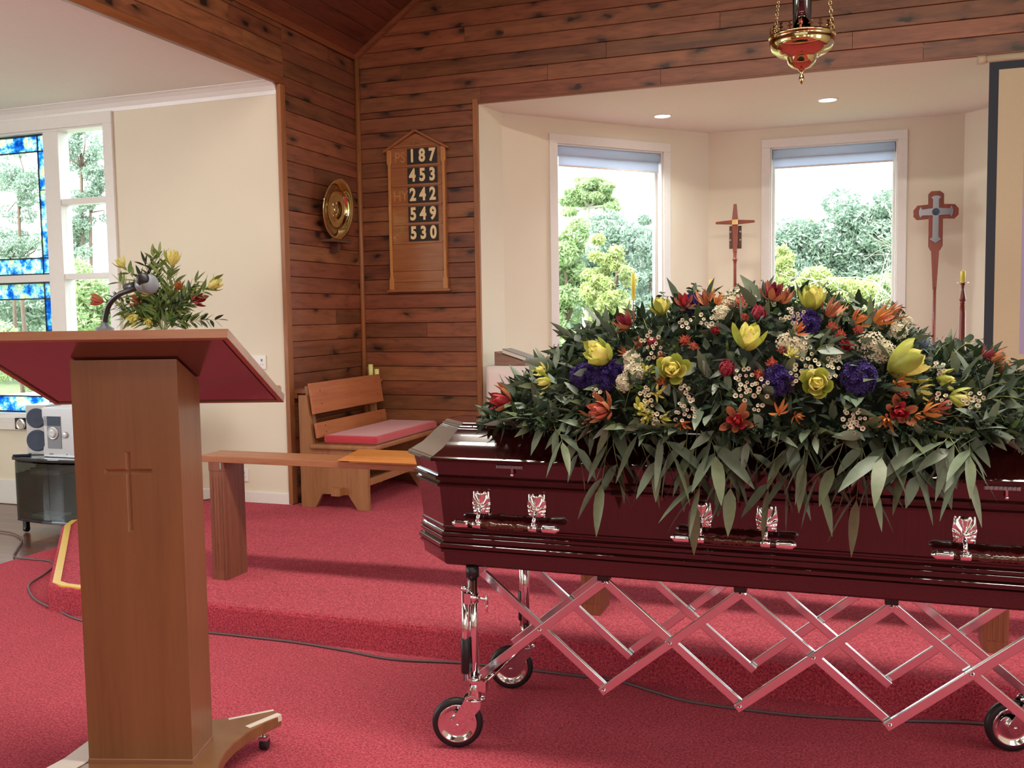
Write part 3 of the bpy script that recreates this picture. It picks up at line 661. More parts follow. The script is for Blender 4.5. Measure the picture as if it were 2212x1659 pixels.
def bead(z, i, h, out, w=.0036):   # stepped moulding with an upper edge tilted for the lamp glint
    w = min(w, out*1.1); r = roll(z+h-.0005, i-out, w); return [(z, i), (z+.0015, i-out)]+r+[(z+h, max(i, r[-1][1]+.0004))]
def roll(z1, i0, w):   # two narrow facets blended into one edge rounded to hold the glint, ending at height z1
    dz, di = glint_arris(z1, w); a = math.atan2(di, dz); p = []
    for s, q in ((-.035, .5), (.045, .5)): p.append((w*q*math.cos(a+s), w*q*math.sin(a+s)))
    z0 = z1-p[0][0]-p[1][0]; return [(z0, i0), (z0+p[0][0], i0+p[0][1]), (z1, i0+p[0][1]+p[1][1])]
body = [(0,.045),(.006,.040)]+[(.040,.036)]+bead(.044,.034,.014,.008)+bead(.060,.032,.016,.009)+[(.079,.036),(.084,.036)]+bead(.086,.036,.012,.006)+bead(.100,.036,.012,.006)+[(.116,.040),(.122,.040)]+bead(.124,.038,.010,.004)+[(.137,.038),(.262,.026)]+bead(.265,.024,.012,.006)+[(.280,.026),(.285,.026)]+bead(.288,.020,.014,.008)+[(.305,.022),(.352,.012)]
loft(body, 'body', 'mahogany', cof)
lidp = [(.3525,.014),(.3532,-.004)]+roll(.3684, -.004, .007)+[(.3690,.0045),(.378,.018),(.392,.040),(.412,.060),(.432,.078),(.446,.093)]
for z_, i_ in ((.4475,.094),(.456,.101),(.4655,.112)):
    r_ = roll(z_+.0036, i_, .005); lidp += r_+[(r_[-1][0]+.0006, r_[-1][1]+.003)]
lidp[-1] = (.4692,.135)
lid = loft(lidp, 'lid', 'mahogany', cof)
for cxh in (-1.045, -.333, .385):
    yf = CY-HW+.03; hz = .775; hy = yf-.042
    mb = MB(); xx = Matrix.Translation((cxh, hy, hz)) @ Matrix.Rotation(R90, 4, 'Y')
    mb.lathe([(.009,-.125),(.0095,-.10),(.0085,-.065),(.012,-.055),(.014,-.045),(.010,-.030),(.008,-.026),(.012,-.02),(.008,-.014),(.012,-.006),(.009,0),(.012,.006),(.008,.014),(.012,.02),(.008,.026),(.010,.030),(.014,.045),(.012,.055),(.0085,.065),(.0095,.10),(.009,.125)], 16, xx)
    hd = mb.build('handle', 'handlewood', cof)
    for s in (-1, 1):
        mb = MB(); xe = Matrix.Translation((cxh+s*.125, hy, hz)) @ Matrix.Rotation(s*R90, 4, 'Y')
        mb.lathe([(.012,0),(.013,.004),(.0125,.012),(.014,.04),(.0135,.046),(.009,.05),(.006,.056),(.0003,.058)], 16, xe); mb.build('end_cap', 'chrome', hd)
        # bracket: fluted shell plate, neck and collar
        px = cxh+s*.095; mb = MB()
        nx, nz = 20, 24; vs = []; fs = []
        for j in range(nz+1):
            v = j/nz
            for i in range(nx+1):
                u = i/nx*2-1; ww = .0255*(1-.06*math.cos(v*PI*2)); z = hz+.028+v*.072
                fx, fz = u*.0255, (v-.28)*.072; ang = math.atan2(fx, fz); rr = math.hypot(fx, fz)
                d = .006+.0035*math.cos(ang*11)*min(1, rr/.02)*(1 if fz > 0 else .55)+.003*math.exp(-(rr/.009)**2)*1.8-.004*u*u
                if v < .26: d += .002*math.cos(v*60)
                edge = min(1, (1-abs(u))*6, (1-v)*8+.35, v*8+.2)
                vs.append((px+u*ww*1.15, yf-.003-d*edge, z+(.0025*math.cos(u*14) if v == 1 else 0)))
        for j in range(nz):
            for i in range(nx): a = j*(nx+1)+i; fs.append((a, a+1, a+nx+2, a+nx+1))
        mb.smooth = True; mb.add(vs, fs); mb.smooth = False
        mb.tube([(px, yf-.004, hz+.046), (px, yf-.022, hz+.036), (px, hy, hz+.010)], .0065, 8)
        mb.lathe([(.011,-.014),(.0135,-.013),(.0125,-.004),(.0135,0),(.0125,.004),(.0135,.013),(.011,.014)], 14, Matrix.Translation((px, hy, hz)) @ Matrix.Rotation(R90, 4, 'Y'))
        mb.build('bracket', 'chrome', hd)
for cxh in (-1.035, .378):
    yf = CY-HW+.014; mb = MB(); mb.box(cxh-.045, cxh+.045, yf-.005, yf+.004, ZB0+.336, ZB0+.3475)
    for i in range(8): mb.box(cxh-.043+i*.011, cxh-.036+i*.011, yf-.007, yf-.005, ZB0+.337, ZB0+.3465)
    ct_ = mb.build('lid_catch', 'pewter', cof, .001)
    mb = MB(); mb.box(cxh+.008, cxh+.014, yf-.010, yf-.006, ZB0+.322, ZB0+.337); mb.lathe([(.0005,-.004),(.006,-.003),(.0045,.003),(.0005,.004)], 12, Matrix.Translation((cxh+.011, yf-.009, ZB0+.317)) @ Matrix.Rotation(R90, 4, 'X')); mb.build('turn_key', 'chrome', ct_)

# ================================================================ CHURCH TRUCK
trk = thing('church_truck', 'folding chrome church truck with crossed bars and rubber wheels carrying the coffin', 'trolley', (-.325, 3.14, 0))
X0, PER = -1.195, .435; YN, YF = 2.97, 3.31; ZL, ZH = .219, .577
KX = [X0+PER*i for i in range(5)]
def rivet(mb, p, s):
    mb.cyl(p, (p[0], p[1]+s*.008, p[2]), .0085, 10, .0045)
for yy, s in ((YN, -1), (YF, 1)):
    for i in range(4):
        for (za, zb_, off) in ((ZH, ZL, .010*-s), (ZL, ZH, .010*s)):
            a = Vector((KX[i], yy+off, za)); b = Vector((KX[i+1], yy+off, zb_)); d = (b-a).normalized()*.014
            mb = MB(); mb.bar(a-d, b+d, .016, .027, (0,0,1)); br = mb.build('scissor_bar', 'alu', trk, .002)
            if off*s > 0:
                r_ = MB()
                for p in (a, b, (a+b)/2): rivet(r_, (p.x, p.y+s*.008, p.z), s)
                r_.build('rivets', 'chrome', br)
# cross tubes with rubber pads under the coffin, top and bottom
for i, x in enumerate(KX):
    if 0 < i < 4:
        mb = MB(); mb.box(x-.012, x+.012, YN-.02, YF+.02, ZH-.002, ZH+.026); cb_ = mb.build('cross_bar', 'alu', trk, .003)
        for yy in (YN, YF): mb = MB(); mb.box(x-.019, x+.019, yy-.022, yy+.022, ZH+.006, ZB0-.0005); mb.build('rubber_pad', 'rubber', cb_, .003)
for xp, sx in ((-1.184, -1), (.555, 1)):
    mb = MB(); mb.box(xp-.014, xp+.014, 2.86, 3.42, .585, .613); mb.build('end_rail', 'alu', trk, .003)
    for yp, sy in ((2.875, -1), (3.405, 1)):
        mb = MB(); mb.cyl((xp, yp, .20), (xp, yp, .585), .0165, 16); mb.cyl((xp, yp, .215), (xp, yp, .25), .0195, 16); mb.cyl((xp, yp, .50), (xp, yp, .53), .0195, 16); post = mb.build('post', 'chrome', trk)
        mb = MB(); mb.cyl((xp, yp, .585), (xp, yp, ZB0-.0005), .022, 14); mb.build('bearer_cap', 'rubber', post)
        xg = xp-.021 if sx < 0 else xp+.021
        mb = MB(); mb.cyl((xg, yp+sy*.022, .24), (xg, yp+sy*.022, .545), .0105, 12); mb.ball((xg, yp+sy*.022, .548), .012, 6); mb.box(min(xg,xp)-.004, max(xg,xp)+.004, yp+sy*.022-.01, yp+sy*.022+.01, .50, .535)
        lv = mb.build('release_lever', 'chrome', post)
        mb = MB(); mb.lathe([(.011,0),(.0155,.004),(.0155,.115),(.011,.12)], 14, Matrix.Translation((xg, yp+sy*.022, .262))); mb.build('grip', 'rubber', lv)
        mb = MB(); mb.cyl((xp, yp, .515), (xp+.05, yp-.01, .515), .006, 8); mb.ball((xp+.053, yp-.012, .512), .013, 8, (.5, .8, 1.5)); mb.cyl((xp+.051, yp-.01, .51), (xp+.055, yp-.016, .475), .007, 8, .003); mb.build('thumb_screw', 'chrome', post)
        # head block, swivel and fork
        mb = MB(); mb.lathe([(.021,.172),(.024,.176),(.022,.185),(.020,.20),(.014,.235)], 16, Matrix.Translation((xp, yp, 0))); mb.box(xp-.006, xp+.045, yp-.014, yp+.014, .20, .238)
        mb.build('caster_head', 'chrome', post, .002)
        ang = math.radians(198) if sx < 0 else math.radians(196)
        wc = Vector((xp+.062*math.cos(ang), yp+.062*math.sin(ang)*.6, .086)); ax = Vector((-math.sin(ang), math.cos(ang), 0)); dr = Vector((math.cos(ang), math.sin(ang), 0))
        Rw = Matrix(((dr.x, 0, ax.x, wc.x), (dr.y, 0, ax.y, wc.y), (0, -1, 0, wc.z), (0,0,0,1)))   # local Z is the axle
        mb = MB(); mb.lathe([(.064,-.014),(.074,-.016),(.083,-.011),(.086,0),(.083,.011),(.074,.016),(.064,.014)], 40, Rw, False, False)
        whl = mb.build('wheel', 'rubber', trk)
        mb = MB()
        mb.lathe([(.066,-.013),(.064,-.0165),(.060,-.016),(.052,-.008),(.034,-.006),(.024,-.010),(.018,-.016),(.009,-.018),(.008,-.022),(.0003,-.023)], 40, Rw, False, False)
        mb.lathe([(.066,.013),(.064,.0165),(.060,.016),(.052,.008),(.034,.006),(.024,.010),(.018,.016),(.009,.018),(.008,.022),(.0003,.023)], 40, Rw, False, False); mb.lathe([(.066,-.013),(.066,.013)], 40, Rw, False, False)
        mb.build('hub_cap', 'chrome', whl)
        mb = MB(); top_ = Vector((xp, yp, .172))
        for t in (-1, 1):     # teardrop cheek of the fork
            c0 = wc+ax*t*.028; n_ = 12; f0 = []
            pts2 = []
            for k2 in range(n_):
                a = 2*PI*k2/n_; pts2.append(Vector((math.cos(a)*.020, math.sin(a)*.020)))
            hull = [Vector((.5*math.cos(a)*.044, .5*math.sin(a)*.044)) for a in [PI+PI*k2/8 for k2 in range(9)]]
            # lower lobe round the axle, upper lobe at the swivel
            L = (top_-wc).dot(dr); Hh = top_.z-wc.z-.004
            loop = []
            dirv = Vector((L, Hh)); pa = math.atan2(dirv.y, dirv.x)
            for k2 in range(9): a = pa+PI/2+PI*k2/8; loop.append(Vector((math.cos(a)*.024, math.sin(a)*.024)))
            for k2 in range(9): a = pa-PI/2+PI*k2/8; loop.append(dirv*.86+Vector((math.cos(a)*.030, math.sin(a)*.030)))
            n_ = len(loop)
            v_ = [c0+dr*p.x+Vector((0,0,p.y))+ax*e for e in (-.002,.002) for p in loop]
            mb.add(v_, [tuple(range(n_-1,-1,-1)), tuple(range(n_,2*n_))]+[(i,(i+1)%n_,(i+1)%n_+n_,i+n_) for i in range(n_)])
        mb.cyl(wc-ax*.033, wc+ax*.033, .006, 10); mb.lathe([(.012,.165),(.034,.166),(.034,.172),(.018,.178)], 16, Matrix.Translation((top_.x, top_.y, 0)))
        mb.build('fork', 'chrome', trk, .001)
# slanting stay from the near post foot to the far side
for xp in (-1.184,):
    mb = MB(); mb.cyl((xp+.02, 2.885, .215), (xp+.045, 3.39, .225), .010, 12); mb.build('stay_tube', 'chrome', trk)

# ================================================================ ALTAR RAIL
rail = thing('altar_rail', 'long low wooden altar rail on thick posts behind the coffin', 'rail', (-1.2, 4.03, ZP))
mb = MB(); mb.prism([(-3.10,3.945),(3.0,3.945),(3.0,4.135),(-3.11,4.135)], .733, .765); mb.build('rail_top', 'railwood', rail, .002)
mb = MB()
xs0 = -2.237
mb.prism([(-2.335,4.12),(-2.235,3.925),(-.2,3.925),(-.2,4.155),(-2.335,4.155)], .7655, .772)
mb.add([(-2.30,3.922,.772),(-.2,3.922,.772),(-.2,4.155,.772),(-2.345,4.155,.772),(-2.25,3.935,.797),(-.2,3.935,.797),(-.2,4.145,.797),(-2.30,4.145,.797)], [(0,3,2,1),(4,5,6,7),(0,1,5,4),(1,2,6,5),(2,3,7,6),(3,0,4,7)])
mb.build('raised_board', 'railboard', rail, .001)
for x0 in (-3.045, -1.115, .475, 2.2):
    mb = MB(); mb.box(x0, x0+.085, 3.948, 4.035, ZP, .733)
    for i in range(4): mb.box(x0+.012+i*.018, x0+.020+i*.018, 3.9465, 3.948, ZP+.05, .66)
    mb.box(x0-.002, x0+.087, 3.946, 4.037, .69, .733)
    mb.box(x0, x0+.085, 4.035, 4.12, ZP, .733); p_ = mb.build('post', 'postwood', rail, .003)
    m2 = MB(); m2.box(x0+.066, x0+.078, 3.9435, 3.946, .70, .733); m2.build('angle_bracket', 'pewter', p_)

# ================================================================ PEW along the left pine wall
pew = thing('pew', 'wooden pew with a red seat cushion in the pine-boarded corner', 'pew', (-3.35, 6.2, ZP))
def pewend(y, name='end_panel'):
    m_ = MB(); T_ = Matrix(((1,0,0,0),(0,0,1,y),(0,1,0,0),(0,0,0,1)))   # poly in XZ, thickness along Y
    z = ZP
    poly = [(-3.61,z),(-3.50,z),(-3.44,z+.10),(-3.24,z+.10),(-3.17,z),(-3.085,z),(-3.085,z+.40),(-3.50,z+.42),(-3.545,z+.78),(-3.61,z+.78)]
    m_.prism(poly, 0, .03, T_); return m_.build(name, 'pewend', pew, .002)
pewend(5.67); pewend(6.62)
mb = MB(); mb.box(-3.52,-3.02,5.65,6.72,.545,.58); mb.build('seat', 'pewend', pew, .012, seg=3)
def tiltbox(x, z, ang, w, h, t, y0, y1): return Matrix.Translation((x, 0, z)) @ Matrix.Rotation(ang, 4, 'Y'), (0, t, y0, y1, 0, h)
a_ = math.radians(-8)
for (xb, zb_, hh) in ((-3.462, .62, .105), (-3.488, .785, .215)):
    m4 = Matrix.Translation((xb, 0, zb_)) @ Matrix.Rotation(a_, 4, 'Y'); mb = MB(); mb.box(-.02, 0, 5.675, 6.70, 0, hh, m4); bk = mb.build('back_board', 'pewback', pew, .002)
    mb = MB()
    for yy in (5.76, 6.62):
        for zz in (.3, .72): mb.cyl(m4 @ Vector((-.001, yy+(.03 if yy < 6 else 0), hh*zz)), m4 @ Vector((.0006, yy+(.03 if yy < 6 else 0), hh*zz)), .006, 8)
    mb.build('screw_plugs', 'pewdark', bk)
mb = MB(); m4 = Matrix.Translation((-3.505, 0, .58)) @ Matrix.Rotation(a_, 4, 'Y')
for yy in (5.72, 6.60): mb.box(-.03, -.005, yy, yy+.045, 0, .40, m4)
mb.build('back_support', 'pewend', pew)
mb = MB(); mb.box(-3.44,-3.03,5.70,6.70,.5805,.64); mb.build('cushion', 'cushion', pew, .02, seg=3)
mb = MB(); mb.box(-3.34,-3.27,5.61,6.70,ZP+.10,ZP+.155); mb.build('stretcher', 'pewend', pew, .002)
mb = MB(); mb.box(-3.11,-3.085,5.70,6.62,ZP+.17,ZP+.215); mb.build('front_stretcher', 'pewend', pew, .002)
# small wooden ledge on the wall beside the casing and the dark strip below it
mb = MB(); mb.box(XL, XL+.10, YT+.046, YT+.16, .915, .95); mb.box(XL, XL+.03, YT+.046, YT+.09, .88, .915); tag(mb.build('wall_ledge', 'trimwood_x', bevel=.003), 'small wooden ledge fixed on the pine wall at the near end of the pew', 'ledge')
# candles standing behind the pew on a stool
st = thing('corner_stand', 'plain wooden stand in the corner behind the pew, carrying two candles', 'stand', (-3.58, 6.68, ZP))
mb = MB(); mb.box(-3.65,-3.545,6.655,6.795,.93,.955); mb.build('stand_top', 'pewend', st, .002)
mb = MB(); mb.box(-3.60,-3.57,6.70,6.74,ZP,.93); mb.build('stand_post', 'pewend', st)
for (px, h_, lab, k_) in ((801, 1.072, 'taller pale yellow candle rising behind the pew in the corner', .0), (814, 1.035, 'short pale yellow candle stub beside the taller one behind the pew', .006)):
    p = pt(px, 810, Y=6.71+k_*3); mb = MB(); mb.lathe([(.019,0),(.019,h_-.955),(.012,h_-.957),(.010,h_-.965),(.0005,h_-.966)], 18, Matrix.Translation((p.x, p.y, .955)))
    mb.tube([(p.x,p.y,h_-.012),(p.x,p.y,h_+.004)], .0012, 5); tag(mb.build('candle', 'palewax'), lab, 'candle')

# ================================================================ HYMN BOARD
hb = thing('hymn_board', 'gabled wooden hymn board with five rows of numbers on the pine wall', 'hymn board', (-3.21, YB-.02, 1.64))
HX0, HX1, HZ0, HZ1, HP = -3.452, -2.962, 1.655, 2.72, 2.875
yh = YB
TX = Matrix(((1,0,0,0),(0,0,-1,0),(0,1,0,0),(0,0,0,1)))    # poly in XZ, extruded toward -Y
mb = MB(); mb.prism([(HX0,HZ0),(HX1,HZ0),(HX1,HZ1+.03),((HX0+HX1)/2,HP-.02),(HX0,HZ1+.03)], -(yh), -(yh-.022), TX)
mb = MB(); mb.prism([(HX0,HZ0),(HX1,HZ0),(HX1,HZ1+.03),((HX0+HX1)/2,HP-.02),(HX0,HZ1+.03)], -yh, -yh+.022, TX); mb.build('back_board', 'board', hb)
for xa in (HX0-.004, HX1-.034):
    mb = MB(); q_ = [(xa,HZ0),(xa+.038,HZ0),(xa+.038,HZ0+.08),(xa+.030,HZ0+.10),(xa+.030,HZ1-.10),(xa+.038,HZ1-.08),(xa+.038,HZ1+.02),(xa,HZ1+.02),(xa,HZ1-.08),(xa+.008,HZ1-.10),(xa+.008,HZ0+.10),(xa,HZ0+.08)]
    mb.prism(q_, -yh+.022, -yh+.038, TX); mb.build('side_stile', 'boardframe', hb, .003)
mb = MB(); xm = (HX0+HX1)/2
for s in (-1, 1):
    a = Vector((xm, yh-.024, HP)); b = Vector((xm+s*.275, yh-.024, HZ1+.005)); mb.bar(a, b, .048, .018, (0,0,1))
mb.build('gable_cap', 'board', hb, .003)
mb = MB(); mb.box(HX0-.02, HX1+.022, yh-.045, yh, HZ0-.018, HZ0); mb.build('bottom_ledge', 'board', hb, .003)
mb = MB(); row_z = [pt(915, y_, Y=YB-.03).z+.003 for y_ in (356, 398, 440, 482, 523)]
for z in [r+.140 for r in row_z[:1]]+[r-.012 for r in row_z]+[1.80, 1.715]: mb.box(HX0+.034, HX1-.034, yh-.031, yh-.022, z, z+.017)
mb.build('card_rails', 'board', hb, .001)
mb = MB(); mb.lathe([(.020,0),(.020,.003),(.016,.003),(.015,.001),(.008,.001),(.006,.004),(.0005,.005)], 16, Matrix.Translation((xm, yh-.0215, 2.79)) @ Matrix.Rotation(R90, 4, 'X')); mb.build('rosette', 'board', hb)
def text_mesh(s, size, ext=.001, off=0.0, spacing=1):
    cu = bpy.data.curves.new('txt', 'FONT'); cu.body = s; cu.size = size; cu.extrude = ext; cu.offset = off; cu.align_x = 'CENTER'; cu.align_y = 'CENTER'; cu.space_character = spacing
    o = bpy.data.objects.new('txt', cu); COL.objects.link(o); dg = bpy.context.evaluated_depsgraph_get(); dg.update()
    me = bpy.data.meshes.new_from_object(o.evaluated_get(dg)); bpy.data.objects.remove(o); bpy.data.curves.remove(cu); return me
def text_obj(name, s, size, loc, rot, mat, parent, off=0., ext=.001, sx=1.):
    me = text_mesh(s, size, ext, off); me.materials.clear(); me.materials.append(M[mat]); o = bpy.data.objects.new(name, me); COL.objects.link(o)
    o.parent = parent; o.location = Vector(loc)-Vector(parent.location); o.rotation_euler = rot; o.scale = (sx, 1, 1); return o
for s, z in (('PS', row_z[0]+.062), ('HY', row_z[2]+.062)):
    text_obj('carved_letters', s, .115, (HX0+.105, yh-.0225, z), (R90,0,0), 'boardframe', hb, 0., .0012, .85)
ordn = ['first', 'second', 'third']
for r, num in enumerate(('187', '453', '242', '549', '530')):
    for c, ch in enumerate(num):
        cx_ = HX0+.213+c*.084; z0 = row_z[r]+.006
        root = thing('number_card', 'black card with a cream %s, %s card of the %s row on the hymn board' % (ch, ordn[c], num), 'number card', (cx_, yh-.03, z0), 0, 'number cards on the hymn board')
        mb = MB(); mb.box(cx_-.0418, cx_+.0418, yh-.0295, yh-.0275, z0, z0+.122); mb.build('card_sheet', 'card', root)
        text_obj('numeral', ch, .132, (cx_, yh-.0305, z0+.061), (R90,0,0), 'numeral', root, .0052, .0006, .80)

# ================================================================ BRASS PLATE on its shelf
pr_ = thing('brass_plate', 'round polished brass collection plate standing on a small wall shelf', 'plate', (XL+.06, 6.36, 2.025))
Tp = Matrix.Translation((XL+.052, 6.355, 2.255)) @ Matrix.Rotation(math.radians(6), 4, 'Y') @ Matrix.Rotation(R90, 4, 'Y')
mb = MB(); mb.lathe([(.0005,.004),(.03,.006),(.06,.003),(.128,.002),(.136,.004),(.144,.016),(.150,.022),(.205,.028),(.222,.033),(.228,.031),(.226,.026),(.205,.022),(.150,.016),(.138,-.002),(.0005,-.003)], 64, Tp, False, False); mb.build('dish', 'brass', pr_)
mb = MB(); mb.ball((.0, .0, .004), .045, 8, (1.3, .8, .14), None); mb2 = MB()
for (a, b, r) in ((0,.0,.036),(.035,.02,.02),(-.03,-.03,.022),(-.045,.01,.015),(.05,-.02,.014)):
    mb2.ball(Tp @ Vector((a, b, .004)), r, 6, (.2, 1, 1))
mb2.build('relief', 'brass', pr_)
mb = MB(); mb.box(XL, XL+.10, 6.22, 6.50, 2.005, 2.024); mb.box(XL, XL+.07, 6.35, 6.37, 1.93, 2.005); mb.box(XL+.085, XL+.10, 6.22, 6.50, 2.024, 2.032); tag(mb.build('plate_shelf', 'pine_gap', bevel=.002), 'small dark wooden shelf on the pine wall under the brass plate', 'shelf')
bpy.data.objects['plate_shelf'].data.materials[0] = M['pewdark']

# ================================================================ wall outlets
for (x0, x1, z0, z1, lab, nd_) in ((-4.035,-3.905,1.09,1.187,'white double power outlet on the cream wall above lectern-top height',2), (-4.155,-4.085,.28,.37,'white low outlet plate on the cream wall just above the baseboard',1)):
    root = thing('power_outlet', lab, 'outlet', ((x0+x1)/2, YT, z0)); mb = MB(); mb.box(x0, x1, YT-.010, YT-.0003, z0, z1); mb.build('face_plate', 'white', root, .003)
    mb = MB()
    for i in range(nd_): xx_ = x0+(x1-x0)*(i+.5)/nd_; mb.box(xx_-.006, xx_+.006, YT-.013, YT-.0095, z0+.055, z0+.072); mb.box(xx_-.010, xx_-.007, YT-.0105, YT-.0095, z0+.028, z0+.038); mb.box(xx_+.007, xx_+.010, YT-.0105, YT-.0095, z0+.028, z0+.038)
    mb.build('switch', 'greyplastic', root)

# ================================================================ CABLE over the floor
def cable(name, pts, r, lab, cat='cable'):
    mb = MB(); mb.tube(catmull(pts, 8), r, 8); return tag(mb.build(name, 'cable'), lab, cat)
cp = [pt(x, y, Z=.0065) for x, y in ((-60,1140),(0,1147),(30,1152),(48,1166),(36,1188),(32,1203),(70,1208),(106,1212),(116,1222),(96,1240),(64,1262),(66,1282),(84,1300),(125,1318),(178,1340),(300,1357),(445,1366),(560,1374),(660,1377),(740,1404),(850,1424),(1000,1432),(1160,1444),(1290,1456),(1340,1472),(1420,1496),(1500,1517),(1700,1543),(1900,1555),(2110,1562),(2300,1570))]
for p in cp:
    if p.y > 3.578 and p.x > -3.7: p.y = 3.578
cable('floor_cable', cp, .0055, 'thin grey cable lying along the foot of the red carpeted step')
cable('wall_cable', [Vector((-4.5,5.66,ZP+.006)), Vector((-4.42,5.68,ZP+.006)), Vector((-4.37,5.70,ZP+.02)), Vector((-4.30,5.715,ZP+.07)), Vector((-4.2,5.72,ZP+.14)), Vector((-4.12,5.724,.285))], .004, 'short black lead hanging from the low outlet down the cream wall')

# ================================================================ TV CABINET AND STEREO
cab = thing('media_cabinet', 'black wheeled media cabinet with glass doors under the stereo', 'cabinet', (-5.1, 5.15, 0))
cx0, cx1, cy0, cy1 = -5.415, -4.72, 4.95, 5.36
def bow(y0, b=.05, n=8, x0=cx0, x1=cx1): return [(x0+(x1-x0)*i/n, y0-b*math.sin(PI*i/n)) for i in range(n+1)]
mb = MB(); mb.prism(bow(cy0-.01, .05, 8, cx0-.02, cx1+.02)+[(cx1+.02,cy1),(cx0-.02,cy1)], .505, .53); mb.build('cabinet_top', 'blackgloss', cab, .006)
mb = MB(); mb.prism(bow(cy0-.005, .045)+[(cx1,cy1),(cx0,cy1)], .085, .105); mb.build('bottom_board', 'blackgloss', cab, .004)
for x in (cx0, cx1-.018): mb = MB(); mb.box(x, x+.018, cy0, cy1, .105, .505); mb.build('side_panel', 'blackgloss', cab, .001)
mb = MB(); mb.box(cx0+.018, cx1-.018, cy0+.04, cy1-.02, .385, .40); mb.build('shelf', 'blackgloss', cab, .001)
mb = MB(); mb.box(cx0+.018, cx0+.30, cy1-.012, cy1, .105, .505); mb.build('back_panel', 'blackgloss', cab)
for (xa, xb, nm) in ((cx0+.012, (cx0+cx1)/2-.002, 0), ((cx0+cx1)/2+.002, cx1-.012, 1)):
    mb = MB(); n = 6
    pts2 = [(xa+(xb-xa)*i/n, cy0-.012-.045*math.sin(PI*((xa+(xb-xa)*i/n)-cx0)/(cx1-cx0))) for i in range(n+1)]
    mb.prism(pts2+[(x, y+.004) for x, y in reversed(pts2)], .11, .495); mb.build('glass_door', 'cabglass', cab)
for x in (cx0+.04, cx1-.04):
    for y in (cy0+.03, cy1-.04):
        mb = MB(); mb.cyl((x-.012, y, .022), (x+.012, y, .022), .022, 14); mb.box(x-.016, x+.016, y-.016, y+.016, .03, .085); mb.build('caster', 'black', cab, .002)
for i, (x, y, w2, c_, z, lab) in enumerate(((-5.30,5.02,.12,'page',.1055,'thin pale booklet lying left on the bottom shelf of the black cabinet'),(-5.15,5.00,.13,'white',.1055,'white disc case lying mid way on the bottom shelf of the black cabinet'),(-4.98,4.99,.12,'bookstand',.1055,'brown disc case lying near the right of the cabinet bottom shelf'))):
    mb = MB(); R_ = Matrix.Translation((x,y,z)) @ Matrix.Rotation(.35*(i-1)+.3,4,'Z'); mb.box(-w2/2,w2/2,-.01,.12,0,.012,R_)
    tag(mb.build('disc_case', c_, bevel=.001), lab, 'disc case', 'cases on the cabinet bottom shelf')
mb = MB(); mb.box(-5.36,-5.10,5.02,5.24,.4005,.43); pl_ = mb.build('disc_player', 'greyplastic', bevel=.003); tag(pl_, 'slim grey player with a yellow sticker on the upper shelf of the black cabinet', 'player')
mb = MB(); mb.box(-5.305,-5.265,5.0185,5.0198,.406,.424); mb.build('sticker', 'tape', pl_)
# stereo main unit
sx0, sx1, sy0, zt0 = -5.185, -4.90, 4.975, .5305
stv = thing('stereo', 'silver compact stereo with a round dial on top of the black cabinet', 'stereo', ((sx0+sx1)/2, 5.1, zt0))
mb = MB(); mb.prism([(sx0,zt0),(sx1,zt0),(sx1,zt0+.06),(sx1-.012,zt0+.08),(sx1-.012,zt0+.25),(sx1,zt0+.275),(sx1,zt0+.335),(sx0,zt0+.335),(sx0,zt0+.275),(sx0+.012,zt0+.25),(sx0+.012,zt0+.08),(sx0,zt0+.06)], -5.25, -sy0, TX); mb.build('case', 'silver', stv, .006)
mb = MB(); mb.box(sx0+.045, sx0+.165, sy0-.004, sy0+.002, zt0+.06, zt0+.28); ctrl = mb.build('control_panel', 'greyplastic', stv, .002)
mb = MB(); mb.box(sx0+.048, sx0+.162, sy0-.006, sy0-.003, zt0+.215, zt0+.277); mb.build('display', 'speaker', ctrl)
mb = MB(); mb.lathe([(.045,0),(.045,.006),(.038,.010),(.034,.006),(.031,.006),(.029,.016),(.022,.018),(.0005,.014)], 28, Matrix.Translation((sx0+.10, sy0-.004, zt0+.165)) @ Matrix.Rotation(R90, 4, 'X')); mb.build('dial', 'silver', ctrl)
mb = MB(); mb.lathe([(.022,0),(.022,.008),(.017,.012),(.0005,.010)], 20, Matrix.Translation((sx0+.20, sy0-.002, zt0+.155)) @ Matrix.Rotation(R90, 4, 'X')); mb.build('volume_knob', 'silver', stv)
mb = MB()
for i in range(6): mb.box(sx0+.018, sx0+.036, sy0-.003, sy0+.002, zt0+.215+i*.011, zt0+.222+i*.011)
mb.box(sx0+.055, sx0+.085, sy0-.002, sy0+.002, zt0+.018, zt0+.027); mb.box(sx0+.20, sx0+.208, sy0-.002, sy0+.002, zt0+.018, zt0+.027); mb.build('buttons', 'greyplastic', stv)
for (xa, ya, rz, lab) in ((-5.30, 5.04, .30, 'silver speaker with two dark blue cones standing left of the stereo'), (-4.80, 5.10, -.25, 'silver speaker with two dark cones standing right of the stereo')):
    sp_ = thing('speaker', lab, 'speaker', (xa, ya, zt0), rz, 'stereo speakers')
    mb = MB(); mb.box(-.075,.075,0,.2,0,.345); mb.build('cabinet', 'silver', sp_, .006, world=False)
    for (z, r) in ((.255,.068),(.10,.074)):
        mb = MB(); mb.lathe([(r,0),(r,.006),(r-.006,.010),(r-.012,.008),(.02,.012),(.0005,.013)], 28, Matrix.Translation((0,0,z)) @ Matrix.Rotation(R90,4,'X')); mb.build('grille', 'speaker', sp_, world=False)
mb = MB(); mb.box(-.055,.055,-.022,.022,0,.016, Matrix.Translation((-5.365,4.965,zt0)) @ Matrix.Rotation(.5,4,'Z')); tag(mb.build('remote_control', 'black', bevel=.004), 'black remote control lying at the left edge of the black cabinet top', 'remote')
